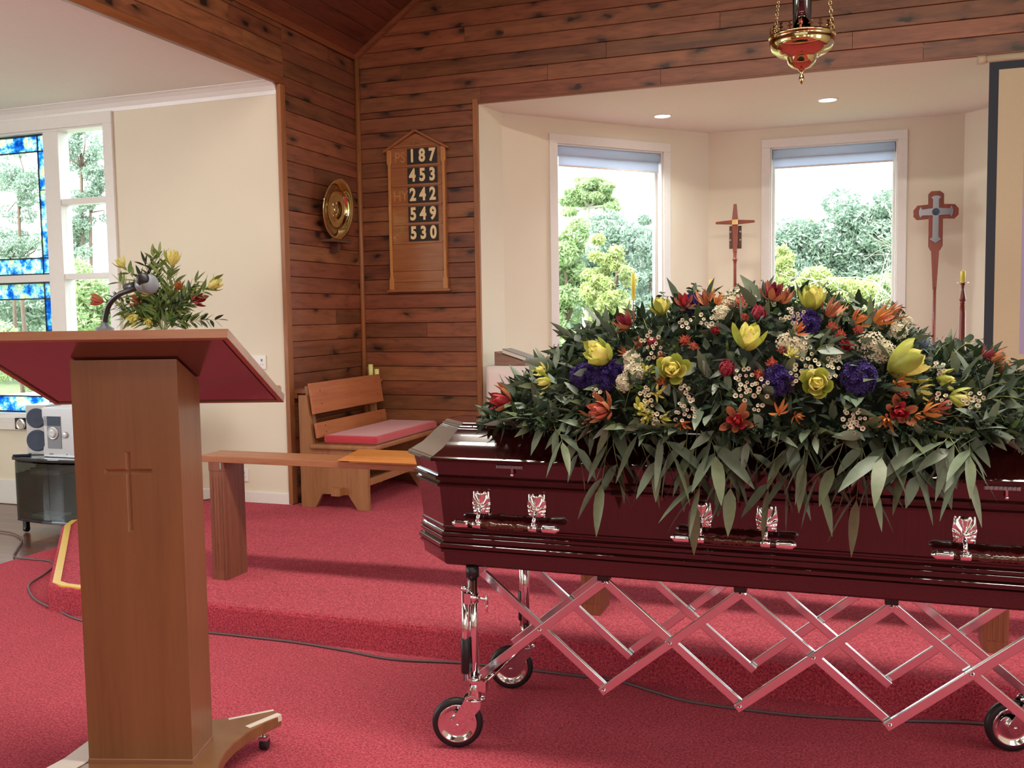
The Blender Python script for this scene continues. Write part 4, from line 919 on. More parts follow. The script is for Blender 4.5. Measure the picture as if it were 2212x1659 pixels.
# wall phone-like fitting under the coloured window
fx = thing('wall_fitting', 'small dark wall fitting with a chrome ring under the coloured window', 'wall fitting', (-6.14, YT-.04, .70)); mb = MB(); mb.box(-6.185,-6.10,YT-.07,YT-.0405,.61,.70); mb.build('fitting_body', 'black', fx, .004)
mb = MB(); mb.lathe([(.038,0),(.044,.01),(.038,.02),(.03,.01)], 20, Matrix.Translation((-6.115,YT-.070,.65)) @ Matrix.Rotation(R90,4,'X')); mb.build('ring', 'chrome', fx)

# ================================================================ SANCTUARY LAMP
ly = 4.9
lc = pt(1732, 95, Y=ly); lr = .152; lz = lc.z
lmp = thing('sanctuary_lamp', 'hanging brass sanctuary lamp with a pierced rim and three chains', 'lamp', (lc.x, ly, lz))
TL = Matrix.Translation((lc.x, ly, lz))
mb = MB(); mb.lathe([(.150,.035),(.156,.038),(.158,.030),(.152,.026),(.150,.018),(.151,.008),(.150,-.010),(.138,-.030),(.110,-.050),(.088,-.058),(.074,-.062),(.070,-.070),(.064,-.090),(.050,-.106),(.034,-.114),(.020,-.118),(.012,-.128),(.007,-.140),(.009,-.150),(.013,-.165),(.009,-.180),(.004,-.188),(.0004,-.192)], 56, TL, False, False)
mb.lathe([(.150,.035),(.147,.030),(.146,-.008),(.134,-.026),(.08,-.05),(.0004,-.055)], 56, TL, False, False); mb.build('bowl', 'brass', lmp)
mb = MB()
for i in range(20):
    a = 2*PI*i/20; R_ = TL @ Matrix.Rotation(a, 4, 'Z') @ Matrix.Translation((.151, 0, .036))
    mb.box(-.0015,.0015,-.003,.003,0,.034,R_); mb.box(-.0015,.0015,-.008,.008,.032,.040,R_); mb.box(-.0015,.0015,-.012,.012,.016,.022,R_)
mb.build('crown_rim', 'brass', lmp)
for i in range(3):
    a = math.radians(100+120*i); base = Vector((lc.x+.153*math.cos(a), ly+.153*math.sin(a), lz+.02)); topp = Vector((lc.x+.03*math.cos(a), ly+.03*math.sin(a), lz+1.15))
    mb = MB(); d = (topp-base); n = int(d.length/.019); q = d.to_track_quat('Z','Y').to_matrix().to_4x4(); mb.smooth = True
    for k2 in range(n):
        R_ = Matrix.Translation(base+d*(k2+.5)/n) @ q @ Matrix.Rotation(R90*(k2%2), 4, 'Z') @ Matrix.Rotation(R90, 4, 'X')
        vs = []; fs = []
        for u_ in range(10):
            for v_ in range(4):
                A = 2*PI*u_/10; B = 2*PI*v_/4; rr = .0075+.0017*math.cos(B); vs.append((rr*math.cos(A), rr*1.35*math.sin(A), .0017*math.sin(B)))
        for u_ in range(10):
            for v_ in range(4): fs.append((u_*4+v_, ((u_+1)%10)*4+v_, ((u_+1)%10)*4+(v_+1)%4, u_*4+(v_+1)%4))
        mb.add(vs, fs, R_)
    mb.smooth = False; mb.build('chain', 'brass', lmp)
mb = MB(); mb.lathe([(.044,-.03),(.044,.62)], 24, TL); mb.build('glass_chimney', 'darkglass', lmp)
mb = MB(); mb.lathe([(.014,-.05),(.014,.62)], 12, Matrix.Translation((lc.x+.01, ly, lz))); mb.build('hoist_rod', 'black', lmp)
mb = MB(); mb.ball((lc.x-.002, ly-.06, lz+.088), .009, 6); mb.cyl((lc.x-.002,ly-.06,lz-.02),(lc.x-.002,ly-.06,lz+.08),.004,8); mb.build('red_bead', 'flame', lmp)
mb = MB(); mb.lathe([(.0005,1.20),(.03,1.17),(.05,1.15),(.05,1.14),(.0005,1.14)], 20, TL); mb.cyl((lc.x,ly,lz+1.18),(lc.x,ly,ZE+(XR-lc.x)*SL-.02 if lc.x > XM else ZE+(lc.x-XL)*SL-.02), .006, 8); mb.build('hanger', 'brass', lmp)

# ================================================================ PROJECTION SCREEN
SY = 6.70
scn = thing('projection_screen', 'hanging projection screen with a dark border, its pale violet picture a self-glowing patch', 'screen', (1.7, SY, 2.97))
mb = MB(); mb.cyl((.735,SY,2.985),(2.9,SY,2.985), .022, 16); mb.cyl((.70,SY,2.984),(.745,SY,2.984), .027, 16); mb.build('roller_case', 'screenwhite', scn)
mb = MB(); mb.box(.768,2.85,SY-.001,SY+.001,.90,2.965); fab = mb.build('border', 'navy', scn)
mb = MB(); mb.box(.822,2.80,SY-.003,SY-.0015,1.00,2.915); mb.build('white_field', 'screenwhite', scn)
mb = MB(); mb.box(.97,2.62,SY-.0048,SY-.0034,1.155,2.78); mb.build('projection_glow', 'purple', scn)  # projector light put in as a thin glowing violet patch
mb = MB(); mb.cyl((.735,SY,.89),(2.86,SY,.89), .011, 12); mb.build('weight_bar', 'screenwhite', scn)
mb = MB()
for x in (1.3, 2.4): mb.box(x-.012, x+.012, SY, YB, 2.995, 3.005); mb.box(x-.012, x+.012, YB-.008, YB, 2.995, 3.09)
mb.build('wall_bracket', 'white', scn)

# ================================================================ CREDENCE TABLE, books, cloth
tb = thing('credence_table', 'small side table under a white cloth beside the sanctuary opening', 'table', (-2.35, 7.2, ZP))
mb = MB(); mb.box(-2.60,-2.10,6.69,7.07,1.035,1.062); mb.build('table_top', 'pewend', tb)
for x in (-2.57,-2.14):
    for y in (6.72,7.03): mb = MB(); mb.box(x-.018,x+.018,y-.018,y+.018,ZP,1.035); mb.build('leg', 'pewend', tb)
# cloth: top and hanging folds
mb = MB(); n = 60; vs = []; fs = []; per = []
x0,x1,y0,y1 = -2.612,-2.09,6.68,7.08
for i in range(n):
    t = i/n*4; k2 = int(t); f_ = t-k2
    per.append([(x0+(x1-x0)*f_, y0), (x1, y0+(y1-y0)*f_), (x1-(x1-x0)*f_, y1), (x0, y1-(y1-y0)*f_)][k2])
for j in range(7):
    for i, (x, y) in enumerate(per):
        dx, dy = x-(x0+x1)/2, y-(y0+y1)/2; L = math.hypot(dx, dy); am = .010*j/6*math.sin(i*1.15)+.004*j/6*math.sin(i*2.7)
        vs.append((min(max(x+dx/L*am, -2.625), 9), y+dy/L*am, 1.0635-j*.06-(.006 if j else 0)))
for j in range(6):
    for i in range(n): fs.append((j*n+i, j*n+(i+1)%n, (j+1)*n+(i+1)%n, (j+1)*n+i))
fs.append(tuple(range(n-1,-1,-1))); mb.smooth = True; mb.add(vs, fs); o = mb.build('tablecloth', 'cloth'); s_ = o.modifiers.new('s','SOLIDIFY'); s_.thickness = .0015; s_.offset = 1
tag(o, 'white cloth with soft folds hanging over the side table left of the bay window', 'tablecloth')
zc2 = 1.0655
bs = thing('book_stand', 'sloping wooden book stand on the white side table', 'book stand', (-2.48, 7.12, zc2))
Tb = Matrix.Translation((-2.46, 6.83, zc2)) @ Matrix.Rotation(math.radians(-6), 4, 'Z')
mb = MB(); mb.prism([(-.10,0),(.155,0),(.155,.028),(-.10,.105)], -.09, .09, Tb @ Matrix(((1,0,0,0),(0,0,-1,0),(0,1,0,0),(0,0,0,1)))); mb.build('wedge_body', 'bookstand', bs, .002)
bk = thing('prayer_book', 'thick grey-covered book lying open-edge out on the sloping book stand', 'book', (-2.46, 7.12, zc2+.08))
Tk = Tb @ Matrix.Translation((-.045, 0, .0925)) @ Matrix.Rotation(math.atan(.077/.255), 4, 'Y')
mb = MB(); mb.box(0,.205,-.075,.075,.004,.030,Tk); mb.build('pages', 'page', bk)
mb = MB(); mb.box(-.004,.21,-.08,.08,0,.004,Tk); mb.box(-.004,.21,-.08,.08,.030,.034,Tk); mb.box(.206,.212,-.08,.08,0,.034,Tk); mb.build('cover', 'bookblack', bk, .001)

# ================================================================ CANDLES AND CROSSES IN THE BAY
alt = thing('altar_table', 'white-clothed altar hidden behind the funeral flowers in the bay', 'altar', (-.6, 7.95, ZP))
mb = MB(); mb.box(-1.85,.35,7.58,7.98,1.02,1.06); mb.build('altar_top', 'railwood', alt, .004)
for x in (-1.8,.26): mb = MB(); mb.box(x,x+.05,7.62,7.94,ZP,1.02); mb.build('end_panel', 'railwood', alt)
def stick(p, zbase, ztop, zc, wood_, lab, cr_, r=.013, name='candlestick', glassy=False):
    root = thing(name, lab, 'candlestick', (p.x, p.y, zbase)); H_ = ztop-zbase; mb = MB(); T_ = Matrix.Translation((p.x, p.y, zbase))
    if wood_:
        pr = [(.10,0),(.10,.02),(.05,.05),(.022,.09),(.016,.20),(.020,H_*.35),(.027,H_*.62),(.022,H_-.215),(.015,H_-.150),(.017,H_-.148),(.020,H_-.142),(.016,H_-.136),(.022,H_-.128),(.024,H_-.115),(.020,H_-.095),(.011,H_-.05),(.011,H_-.02),(.018,H_-.012),(.018,H_-.004),(.012,H_)]
        mb.lathe(pr, 20, T_); mb.build('turned_stem', 'crosswood', root)
    else:
        mb.lathe([(.06,0),(.06,.01),(.02,.03),(.008,.06),(.008,H_*.5),(.014,H_*.55),(.008,H_*.62),(.010,H_-.05),(.016,H_-.03),(.008,H_-.015),(.010,H_)], 18, T_); mb.build('metal_stem', 'chrome', root)
    mb = MB(); mb.lathe([(.010,H_-.004),(.040,H_-.001),(.041,H_+.002),(.012,H_+.002),(.013,H_+.020),(.011,H_+.020)], 24, T_); mb.build('drip_pan', 'chrome', root)
    c = MB(); c.lathe([(cr_,0),(cr_,zc-ztop-.004),(cr_*.8,zc-ztop),(.0005,zc-ztop)], 16, Matrix.Translation((p.x,p.y,ztop+.003))); c.tube([(p.x,p.y,zc-.003),(p.x+.001,p.y,zc+.012)], .0012, 5); return c.build('candle', 'wax')
p = pt(1368,650,Y=7.8); tag(stick(p, 1.0605, p.z+.01, pt(1368,591,Y=7.8).z, False, 'chrome candlestick in front of the left bay window', .0155), 'tall yellow candle in front of the left bay window', 'candle')
p = pt(1536,628,Y=7.8); tag(stick(p, 1.0605, p.z, pt(1536,605,Y=7.8).z, False, 'chrome candlestick left of the gilt-centred cross', .0155), 'short yellow candle between the two bay windows', 'candle')
p = pt(2080,611,Y=7.55); tag(stick(p, ZP, p.z, pt(2080,586,Y=7.55).z, True, 'turned wooden candlestick standing beside the projection screen', .0165), 'short yellow candle on the turned wooden candlestick by the screen', 'candle')
# processional cross with a gilt centre
c0 = pt(1588,480,Y=8.45); root = thing('processional_cross', 'reddish wooden cross with a gilt centre on a tall staff', 'cross', (c0.x, c0.y, ZP))
def taper(mb, a, b, w0, w1, t0, t1):
    a = Vector(a); b = Vector(b); d = (b-a).normalized(); s = Vector((0,1,0)); n_ = d.cross(s).normalized()
    mb.add([a+n_*w0-s*t0, a-n_*w0-s*t0, a-n_*w0+s*t0, a+n_*w0+s*t0, b+n_*w1-s*t1, b-n_*w1-s*t1, b-n_*w1+s*t1, b+n_*w1+s*t1], [(0,3,2,1),(4,5,6,7),(0,1,5,4),(1,2,6,5),(2,3,7,6),(3,0,4,7)])
mb = MB(); x, y, z = c0
taper(mb, (x,y,z),(x,y,z+.155),.028,.013,.016,.008); taper(mb,(x,y,z),(x-.165,y,z),.021,.010,.016,.008); taper(mb,(x,y,z),(x+.165,y,z),.021,.010,.016,.008); taper(mb,(x,y,z),(x,y,z-.26),.026,.016,.016,.014)
mb.build('cross_arms', 'crosswood', root, .002)
mb = MB(); mb.box(x-.024,x+.024,y-.0225,y-.0165,z-.022,z+.022); mb.build('gilt_centre', 'gold', root, .002)
mb = MB(); zz = z-.27; mb.lathe([(.017,ZP+.02),(.014,zz-.09),(.016,zz-.06),(.022,zz-.055),(.022,zz-.045),(.016,zz-.04),(.015,zz+.02)], 16, Matrix.Translation((x,y,0))); mb.lathe([(.11,ZP),(.11,ZP+.02),(.02,ZP+.04)], 24, Matrix.Translation((x,y,0))); mb.build('staff', 'crosswood', root)
mb = MB(); wz = z-.04
for s in (-1,1): mb.box(x+s*.034-.018, x+s*.034+.018, y+.02, y+.035, z-.225, z-.03)
bk_ = mb.build('back_blocks', 'pewdark', root, .002)
mb = MB()
for s in (-1,1):
    for zq in (.08,.15): mb.cyl((x+s*.042,y+.02,z-zq),(x+s*.042,y+.016,z-zq),.008,10)
mb.build('studs', 'pewter', bk_)
# second cross with rounded arms and a metal figure-less overlay
c0 = pt(2021,458,Y=8.45); x, y, z = c0; root = thing('staff_cross', 'dark wooden cross with broad eight-sided arms and a pale metal overlay on a long staff', 'cross', (x, y, ZP))
T_ = Matrix(((1,0,0,x),(0,0,-1,y),(0,1,0,z),(0,0,0,1)))
def arm_poly(L, w, c): return [(-w,0),(-w,L-c),(-w+c,L),(w-c,L),(w,L-c),(w,0)]
poly = [(-.055,-.055),(-.14,-.06),(-.168,-.03),(-.168,.02),(-.14,.055),(-.06,.06),(-.06,.14),(-.035,.165),(.03,.165),(.06,.14),(.06,.06),(.14,.055),(.168,.02),(.168,-.03),(.14,-.06),(.055,-.055),(.055,-.27),(.035,-.31),(-.035,-.31),(-.055,-.27)]
mb = MB(); mb.prism(poly[::-1], 0, .025, T_); mb.build('cross_board', 'crosswood', root, .004)
mb = MB(); op = [(-.022,-.03),(-.10,-.028),(-.115,-.045),(-.125,-.015),(-.125,.015),(-.115,.045),(-.10,.022),(-.022,.03),(-.022,.10),(-.04,.115),(-.015,.128),(.015,.128),(.04,.115),(.022,.10),(.022,.03),(.10,.022),(.115,.045),(.125,.015),(.125,-.015),(.115,-.045),(.10,-.028),(.022,-.03),(.022,-.20),(.045,-.22),(.0,-.25),(-.045,-.22),(-.022,-.20)]
mb.prism(op[::-1], .0255, .031, T_); ov = mb.build('metal_overlay', 'pewter', root, .002)
mb = MB(); mb.lathe([(.028,0),(.028,.008),(.018,.014),(.0005,.016)], 20, T_ @ Matrix.Translation((0,0,.031))); mb.build('blue_boss', 'speaker', ov)
mb = MB(); taper(mb,(x,y-.013,z-.30),(x,y-.013,z-.62),.030,.014,.012,.010); mb.cyl((x,y-.013,ZP+.02),(x,y-.013,z-.60),.014,12); mb.lathe([(.11,ZP),(.11,ZP+.02),(.02,ZP+.04)], 24, Matrix.Translation((x,y-.013,0))); mb.build('staff', 'crosswood', root)

# ================================================================ FLOWERS
def petal(mb, T, L, W, cup=.25, bend=.15, nseg=6, pw=.68, tip=0.):
    vs = []; fs = []
    for j in range(nseg+1):
        t = j/nseg; w = W*.5*(math.sin(PI*min(1, .10+.90*t)**1.15)**pw if t < 1 else 0.04)
        y = t*L*math.cos(bend*t); z = L*math.sin(bend*t)*t+tip*L*t*t*t
        for s in (-1, -.5, 0, .5, 1): vs.append((s*w, y, z+s*s*cup*w))
    for j in range(nseg):
        for k in range(4): a = j*5+k; fs.append((a, a+1, a+6, a+5))
    mb.smooth = True; mb.add(vs, fs, T); mb.smooth = False
RZ = lambda a: Matrix.Rotation(a, 4, 'Z')
RX = lambda a: Matrix.Rotation(a, 4, 'X')
TR = lambda x, y, z: Matrix.Translation((x, y, z))
def frame(p, n, roll=0.):
    q = Vector(n).to_track_quat('Z', 'Y').to_matrix().to_4x4(); return Matrix.Translation(Vector(p)) @ q @ RZ(roll)
def leuca(mb, T, s, n=18, el0=34, el1=86, W=.46, outer=1, mi=(0, 1)):
    for i in range(n):
        t = i/(n-1); el = math.radians(el0+(el1-el0)*t+random.uniform(-5, 5)); L = s*1.12*(1.0-.30*t)*random.uniform(.92, 1.06)
        mb.mi = mi[1] if i < outer else mi[0]
        petal(mb, T @ RZ(i*2.39996+random.uniform(-.1,.1)) @ TR(0, s*.06*(1-t), s*.10*t) @ RX(el-.25), L, L*W, .55, .62)
    mb.mi = 0
def spiky(mb, T, s, n=14, el0=15, el1=80, W=.20, bend=.5, mi=0):
    for i in range(n):
        t = i/(n-1); mb.mi = mi; el = math.radians(el0+(el1-el0)*t+random.uniform(-8, 8)); L = s*random.uniform(.8, 1.1)*(1-.2*t)
        petal(mb, T @ RZ(i*2.39996) @ RX(el-.2), L, L*W, .4, bend, 5, .8)
    mb.mi = 0
def protea(mb, T, s):
    mb.mi = 0
    for i in range(46):
        t = i/45; el = math.radians(52+42*t); petal(mb, T @ RZ(i*2.39996) @ TR(0, s*.26*(1-t*.75), s*.05+s*.3*t) @ RX(el), s*(.85-.25*t), s*.26, .4, .55, 4)
    mb.mi = 1; mb.ball((T @ Vector((0,0,s*.52))), s*.33, 7, (1,1,.85)); mb.mi = 0
def pincushion(mb, T, s, n=90):
    for i in range(n):
        t = (i+.5)/n; el = math.acos(1-t*.95); R_ = T @ RZ(i*2.39996) @ RX(PI/2-el); petal(mb, R_, s*random.uniform(.75,1.1), s*.13, .3, random.uniform(.5,1.1), 3, .8)
def floret(mb, T, r):
    mb.mi = 0
    for i in range(5): petal(mb, T @ RZ(i*2*PI/5) @ TR(0, r*.15, 0) @ RX(.35), r, r*1.05, .35, .4, 3, .5)
    mb.mi = 1; mb.add([(r*.33*math.cos(a), r*.33*math.sin(a), r*.22) for a in [i*PI/3 for i in range(6)]], [(0,1,2,3,4,5)], T); mb.mi = 0
def waxcluster(mb, T, s, n=11, fr=.0078):
    for i in range(n):
        a = i*2.39996+random.uniform(-.4,.4); r = s*math.sqrt((i+.3)/n)*random.uniform(.85,1.1); q = T @ Vector((r*math.cos(a), r*math.sin(a)*1.2, random.uniform(0, s*.5)))
        nn_ = (T.to_3x3() @ Vector((random.uniform(-.5,.5), random.uniform(-.5,.5), 1))).normalized(); floret(mb, frame(q, nn_, random.random()*6), fr*random.uniform(.8, 1.15))
def fluff(mb, T, s, n=70, pr=.009):
    for i in range(n):
        a_ = i*2.39996; rr_ = math.sqrt((i+.5)/n)*.97; lump = .8+.2*math.sin(a_*1.0*3+rr_*7); v = Vector((rr_*math.cos(a_), rr_*math.sin(a_), math.sqrt(1-rr_*rr_)*.75*lump))*s*random.uniform(.85,1.05)
        q = T @ v; nn_ = (T.to_3x3() @ v.normalized()); f_ = frame(q, nn_, random.random()*6)
        for k in range(4): petal(mb, f_ @ RZ(k*1.57) @ RX(.5), pr, pr*.8, .3, .3, 2)
def thistle(mb, T, s):
    mb.ball(T @ Vector((0,0,s*.3)), s*.3, 6, (1,1,1.3)); spiky(mb, T, s, 16, -5, 60, .09, .1)
MATS = {'yellow': ['yellow','ygreen'], 'coral': ['coral','bronze'], 'red': ['red','bronze'], 'orange': ['orange','orange'], 'bronze': ['bronze','orange'], 'maroon': ['maroon','bronze'], 'protea': ['pinkp','maroon'], 'wax': ['whitef','eye'], 'white': ['whitef','whitef'], 'purple': ['purplef','purplef'], 'thistle': ['thistle','thistle'], 'gold': ['yellow','orange']}
# mound silhouette, from pixels on the plane through the coffin centre
sil = [(x_, y_+9) for x_, y_ in [(1035,890),(1100,850),(1180,790),(1240,725),(1330,690),(1400,668),(1480,640),(1560,632),(1650,622),(1720,622),(1800,640),(1880,665),(1950,705),(2010,745),(2110,755),(2180,800),(2260,850),(2330,890)]]
SX = []; SZ = []
for x, y in sil: q = pt(x, y, Y=3.14); SX.append(q.x); SZ.append(q.z)
SX[0] = -1.16
def mz(x): return float(np.interp(x, SX, SZ))
MB0, MCY = 1.02, 3.13
def mw(x): t = min(1, max(0, (mz(x)-1.06)/.4)); return .20+.16*t
def inside(p):
    if p.x < SX[0] or p.x > SX[-1] or p.z < 1.0: return False
    return ((p.y-MCY)/mw(p.x))**2+((p.z-MB0)/(mz(p.x)-MB0))**2 < 1
def hit(px, py):
    d = CF+CR*((px-1106)/FPX)-CU*((py-829.5)/FPX); t = 2.3
    while t < 4.2:
        p = CP+d*t
        if inside(p): return p
        t += .008
    return pt(px, py, Y=MCY)
def normal(p):
    w = mw(p.x); h = mz(p.x)-MB0; e = .02; dz = (mz(p.x+e)-mz(p.x-e))/(2*e)
    n_ = Vector((-dz*.8*(p.z-MB0)/h, (p.y-MCY)/w/w*h, (p.z-MB0)/h)); return n_.normalized()
spray = thing('funeral_spray', 'large mounded spray of native flowers and gum leaves lying along the coffin lid', 'flower arrangement', (-.35, 3.14, 1.093))
def outpos(p, d): return p+normal(p)*d
def place(kind, name, px, py, s, mat, face=.5, dirv=None, out=.0, **kw):
    if dirv is not None: px -= s*380*dirv[0]; py += s*420*dirv[1]
    p = hit(px, py); n_ = normal(p); tocam = (CP-p).normalized(); n_ = (n_*(1-face)+tocam*face).normalized() if dirv is None else (CR*dirv[0]+CU*dirv[1]-CF*dirv[2]).normalized()
    p = p+n_*out; mb = MB(); T = frame(p, n_, random.random()*6); globals()[kind](mb, T, s, **kw); mb.build(name, MATS[mat], spray)
# big yellow cone flowers
for (x, y, s, fc, dv) in ((1300,768,.085,0,(-.75,.45,.5)),(1454,800,.078,.8,None),(1611,738,.080,0,(.05,.8,.6)),(1765,828,.080,.95,None),(1940,788,.105,0,(.85,.45,.35)),(1752,655,.07,0,(-.1,.9,.4)),(1428,670,.055,0,(-.2,.9,.3))):
    place('leuca', 'yellow_leucadendron', x, y, s, 'yellow', fc, dv, .015, n=22, outer=5)
for (x, y, s, dv) in ((1172,802,.045,(-.8,.4,.4)),(1180,826,.05,(-.9,-.1,.4)),(2030,820,.055,(.8,-.1,.5)),(2062,858,.06,(.9,-.2,.4)),(1382,880,.045,(-.1,.3,1)),(1395,800,.03,(0,.3,1))):
    place('leuca', 'small_leucadendron', x, y, s, 'yellow', 0, dv, .01, n=12, el0=20, W=.3, outer=3)
for (x, y, s, mt, fc, dv) in ((1085,865,.075,'red',0,(-.95,.1,.3)),(1300,885,.070,'coral',0,(-.8,.15,.6)),(1593,908,.060,'red',.95,None),(1940,893,.062,'red',.6,None),(1352,696,.06,'maroon',0,(-.7,.6,.3)),(1667,635,.062,'maroon',0,(.1,.9,.4)),(1480,668,.045,'red',.4,None)):
    place('leuca', 'red_leucadendron', x, y, s, mt, fc, dv, .012, n=18, el0=15, W=.33, outer=6)
for (x, y, s, dv) in ((1567,790,.060,(.05,.5,.9)),(1636,672,.058,(0,.6,.7)),(1405,735,.04,(-.3,.4,.8))): place('protea', 'protea', x, y, s, 'protea', 0, dv, -.01)
for (x, y, s, mt, dv) in ((1522,645,.065,'bronze',(-.1,.9,.3)),(1550,652,.05,'orange',(.3,.8,.3)),(1692,640,.065,'bronze',(.25,.9,.3)),(1792,668,.075,'bronze',(.5,.7,.4)),(1850,690,.06,'orange',(.7,.6,.3)),(1905,685,.080,'orange',(.85,.5,.2)),(1925,672,.07,'bronze',(.8,.6,.2)),(1720,715,.05,'orange',(.3,.5,.8)),
                          (1395,900,.045,'gold',(-.4,-.2,.9)),(1432,905,.045,'gold',(.6,-.1,.8)),(1418,850,.04,'gold',(0,.2,1)),(1430,825,.04,'orange',(-.1,.5,.8)),(1470,915,.035,'orange',(.2,-.2,.9)),(1680,888,.045,'orange',(-.1,.5,.8)),(1716,898,.035,'orange',(.4,-.2,.8)),(1908,908,.05,'orange',(-.4,-.3,.8)),(2005,890,.06,'orange',(.9,.2,.4)),(2030,880,.05,'coral',(.9,.4,.3)),(1985,845,.055,'gold',(.8,-.1,.5)),(1935,830,.045,'orange',(.3,-.1,.9)),(1705,765,.035,'gold',(0,.4,.9)),(1975,900,.04,'orange',(.5,-.4,.7)),(1380,745,.04,'bronze',(-.4,.4,.8)),(1350,762,.035,'bronze',(-.5,.4,.7)),
                          (1270,905,.045,'bronze',(-.6,-.2,.6)),(2150,775,.06,'bronze',(.9,.4,.2)),(2165,800,.055,'bronze',(.95,.1,.3)),(2130,765,.05,'maroon',(.8,.6,.2)),(1600,655,.05,'coral',(-.1,.9,.3))):
    place('spiky', 'spiky_flower', x, y, s, mt, 0, dv, .012, n=13)
for (x, y, s) in ((1545,718,.026),(1480,740,.03),(1500,752,.024),(1795,712,.03),(1815,728,.026),(1852,718,.026),(1828,752,.03),(1667,788,.03),(1640,812,.028),(1690,760,.022),(1610,690,.022),(1430,770,.02),(1950,855,.026)): place('pincushion', 'red_grevillea', x, y, s, random.choice(['red','coral','coral']), .6, None, .01)
for (x, y, s) in ((1262,812,.04),(1305,818,.036),(1680,822,.044),(1855,815,.050),(1742,698,.04),(1500,660,.035),(1330,800,.03)): place('fluff', 'purple_statice', x, y, s, 'purple', .6, None, .0, n=150, pr=.010)
for (x, y, s) in ((1600,650,.045),(1572,660,.035),(1880,750,.045),(1905,762,.035),(1705,742,.035),(1720,756,.03),(1365,780,.03),(1370,808,.035),(1350,828,.026),(1560,680,.028),(1935,720,.03),(1950,700,.026)): place('fluff', 'white_blossom', x, y, s, 'white', .6, None, .005, n=80, pr=.008)
for (x, y, s, n) in ((1407,740,.032,9),(1413,766,.022,6),(1400,875,.02,6),(1483,885,.034,16),(1420,905,.02,6),(1610,815,.030,10),(1610,848,.028,10),(1648,838,.026,9),(1713,690,.032,15),(1745,790,.030,10),(1722,812,.026,9),(1790,810,.026,8),(1843,905,.030,16),(1838,922,.02,8),(2030,805,.024,9),(2035,865,.02,5),(1735,745,.022,6),(2110,862,.02,7),(1480,838,.018,5),(1530,700,.024,8),(1395,850,.018,6),(2090,870,.016,4),(1800,778,.02,6),(1480,700,.02,6),(1640,880,.014,4),(1290,850,.014,6)): place('waxcluster', 'wax_flower', x, y, s, 'wax', .75, None, .022, n=n)
for (x, y, s, dv) in ((1992,735,.055,(.1,.9,.3)),(1945,690,.04,(.7,.6,.2)),(1480,660,.03,(0,.8,.4))): place('thistle', 'sea_holly', x, y, s, 'thistle', 0, dv, .01)
# leaves
def lleaf(mb, p, d, L, W, droop=.35, roll=0., nseg=5):
    d = Vector(d).normalized(); side = d.cross(Vector((0,0,1)));
    if side.length < .05: side = Vector((1,0,0))
    side.normalize(); side = Matrix.Rotation(roll, 3, d) @ side; nm = side.cross(d)
    vs = []; fs = []; c = Vector(p); dd = d.copy()
    for j in range(nseg+1):
        t = j/nseg; w = W*.5*(math.sin(PI*t**.7)**.8 if 0 < t < 1 else .04)
        for s in (-1, 0, 1): vs.append(c+side*(s*w)+nm*(abs(s)*w*.18))
        dd = (dd+Vector((0,0,-1))*droop/nseg).normalized(); c = c+dd*(L/nseg)
    for j in range(nseg):
        for k in range(2): a = j*3+k; fs.append((a, a+1, a+4, a+3))
    mb.smooth = True; mb.add(vs, fs); mb.smooth = False
def branch(name, pts, L, W, n, parent, mats=('stem','euc'), droop=.5, spread=.7, down=.35, r=.0016, start=.15):
    P = catmull(pts, 6); mb = MB(); mb.mi = 0; mb.tube(P, r, 5, .5); mb.mi = 1
    for i in range(n):
        t = start+(1-start)*(i+.5)/n; k = min(len(P)-2, int(t*(len(P)-1))); p = P[k]; tan = (P[k+1]-P[k]).normalized()
        sd = tan.cross(Vector((.2,-.9,.3))).normalized()*(1 if i % 2 else -1)
        d = tan*.8+sd*spread*random.uniform(.6,1.2)+Vector((0,random.uniform(-.25,.15),-down))
        lleaf(mb, p, d, L*random.uniform(.75,1.15), W*random.uniform(.8,1.15), droop*random.uniform(.5,1.3), random.uniform(-.9,.9))
    tan = (P[-1]-P[-2]).normalized(); lleaf(mb, P[-1], tan, L, W, droop, random.uniform(-.5,.5))
    return mb.build(name, list(mats), parent)
tips = [(1215,955),(1300,1045),(1335,1010),(1395,985),(1450,975),(1480,1010),(1500,1085),(1512,1050),(1560,1040),(1578,1055),(1600,1010),(1660,1055),(1640,1000),(1705,1030),(1735,1000),(1770,1040),(1800,1010),(1838,1025),(1850,1080),(1885,1045),(1905,990),(1960,1000),(1985,1035),(2010,990),(2040,1000),(2085,1010),(2095,985),(1250,985),(1420,1000),(1690,985),(1545,985)]
for (x, y) in tips:
    tip = pt(x, y, Y=2.785+random.uniform(-.03,.01)); x0 = tip.x+random.uniform(-.10,.10)
    st_ = Vector((x0, 2.93, mz(x0)*.25+1.10*.75)); mid = Vector(((x0+tip.x)/2, 2.81, 1.075+random.uniform(0,.03))); m2_ = Vector((tip.x*.8+x0*.2, 2.785, (tip.z+1.07)/2))
    if tip.z > 1.02: m2_.z = (tip.z+mid.z)/2
    branch('eucalyptus_stem', [st_, mid, m2_, tip], random.uniform(.10,.17), random.uniform(.026,.040), 4, spray, down=.35, spread=.95, droop=.55)
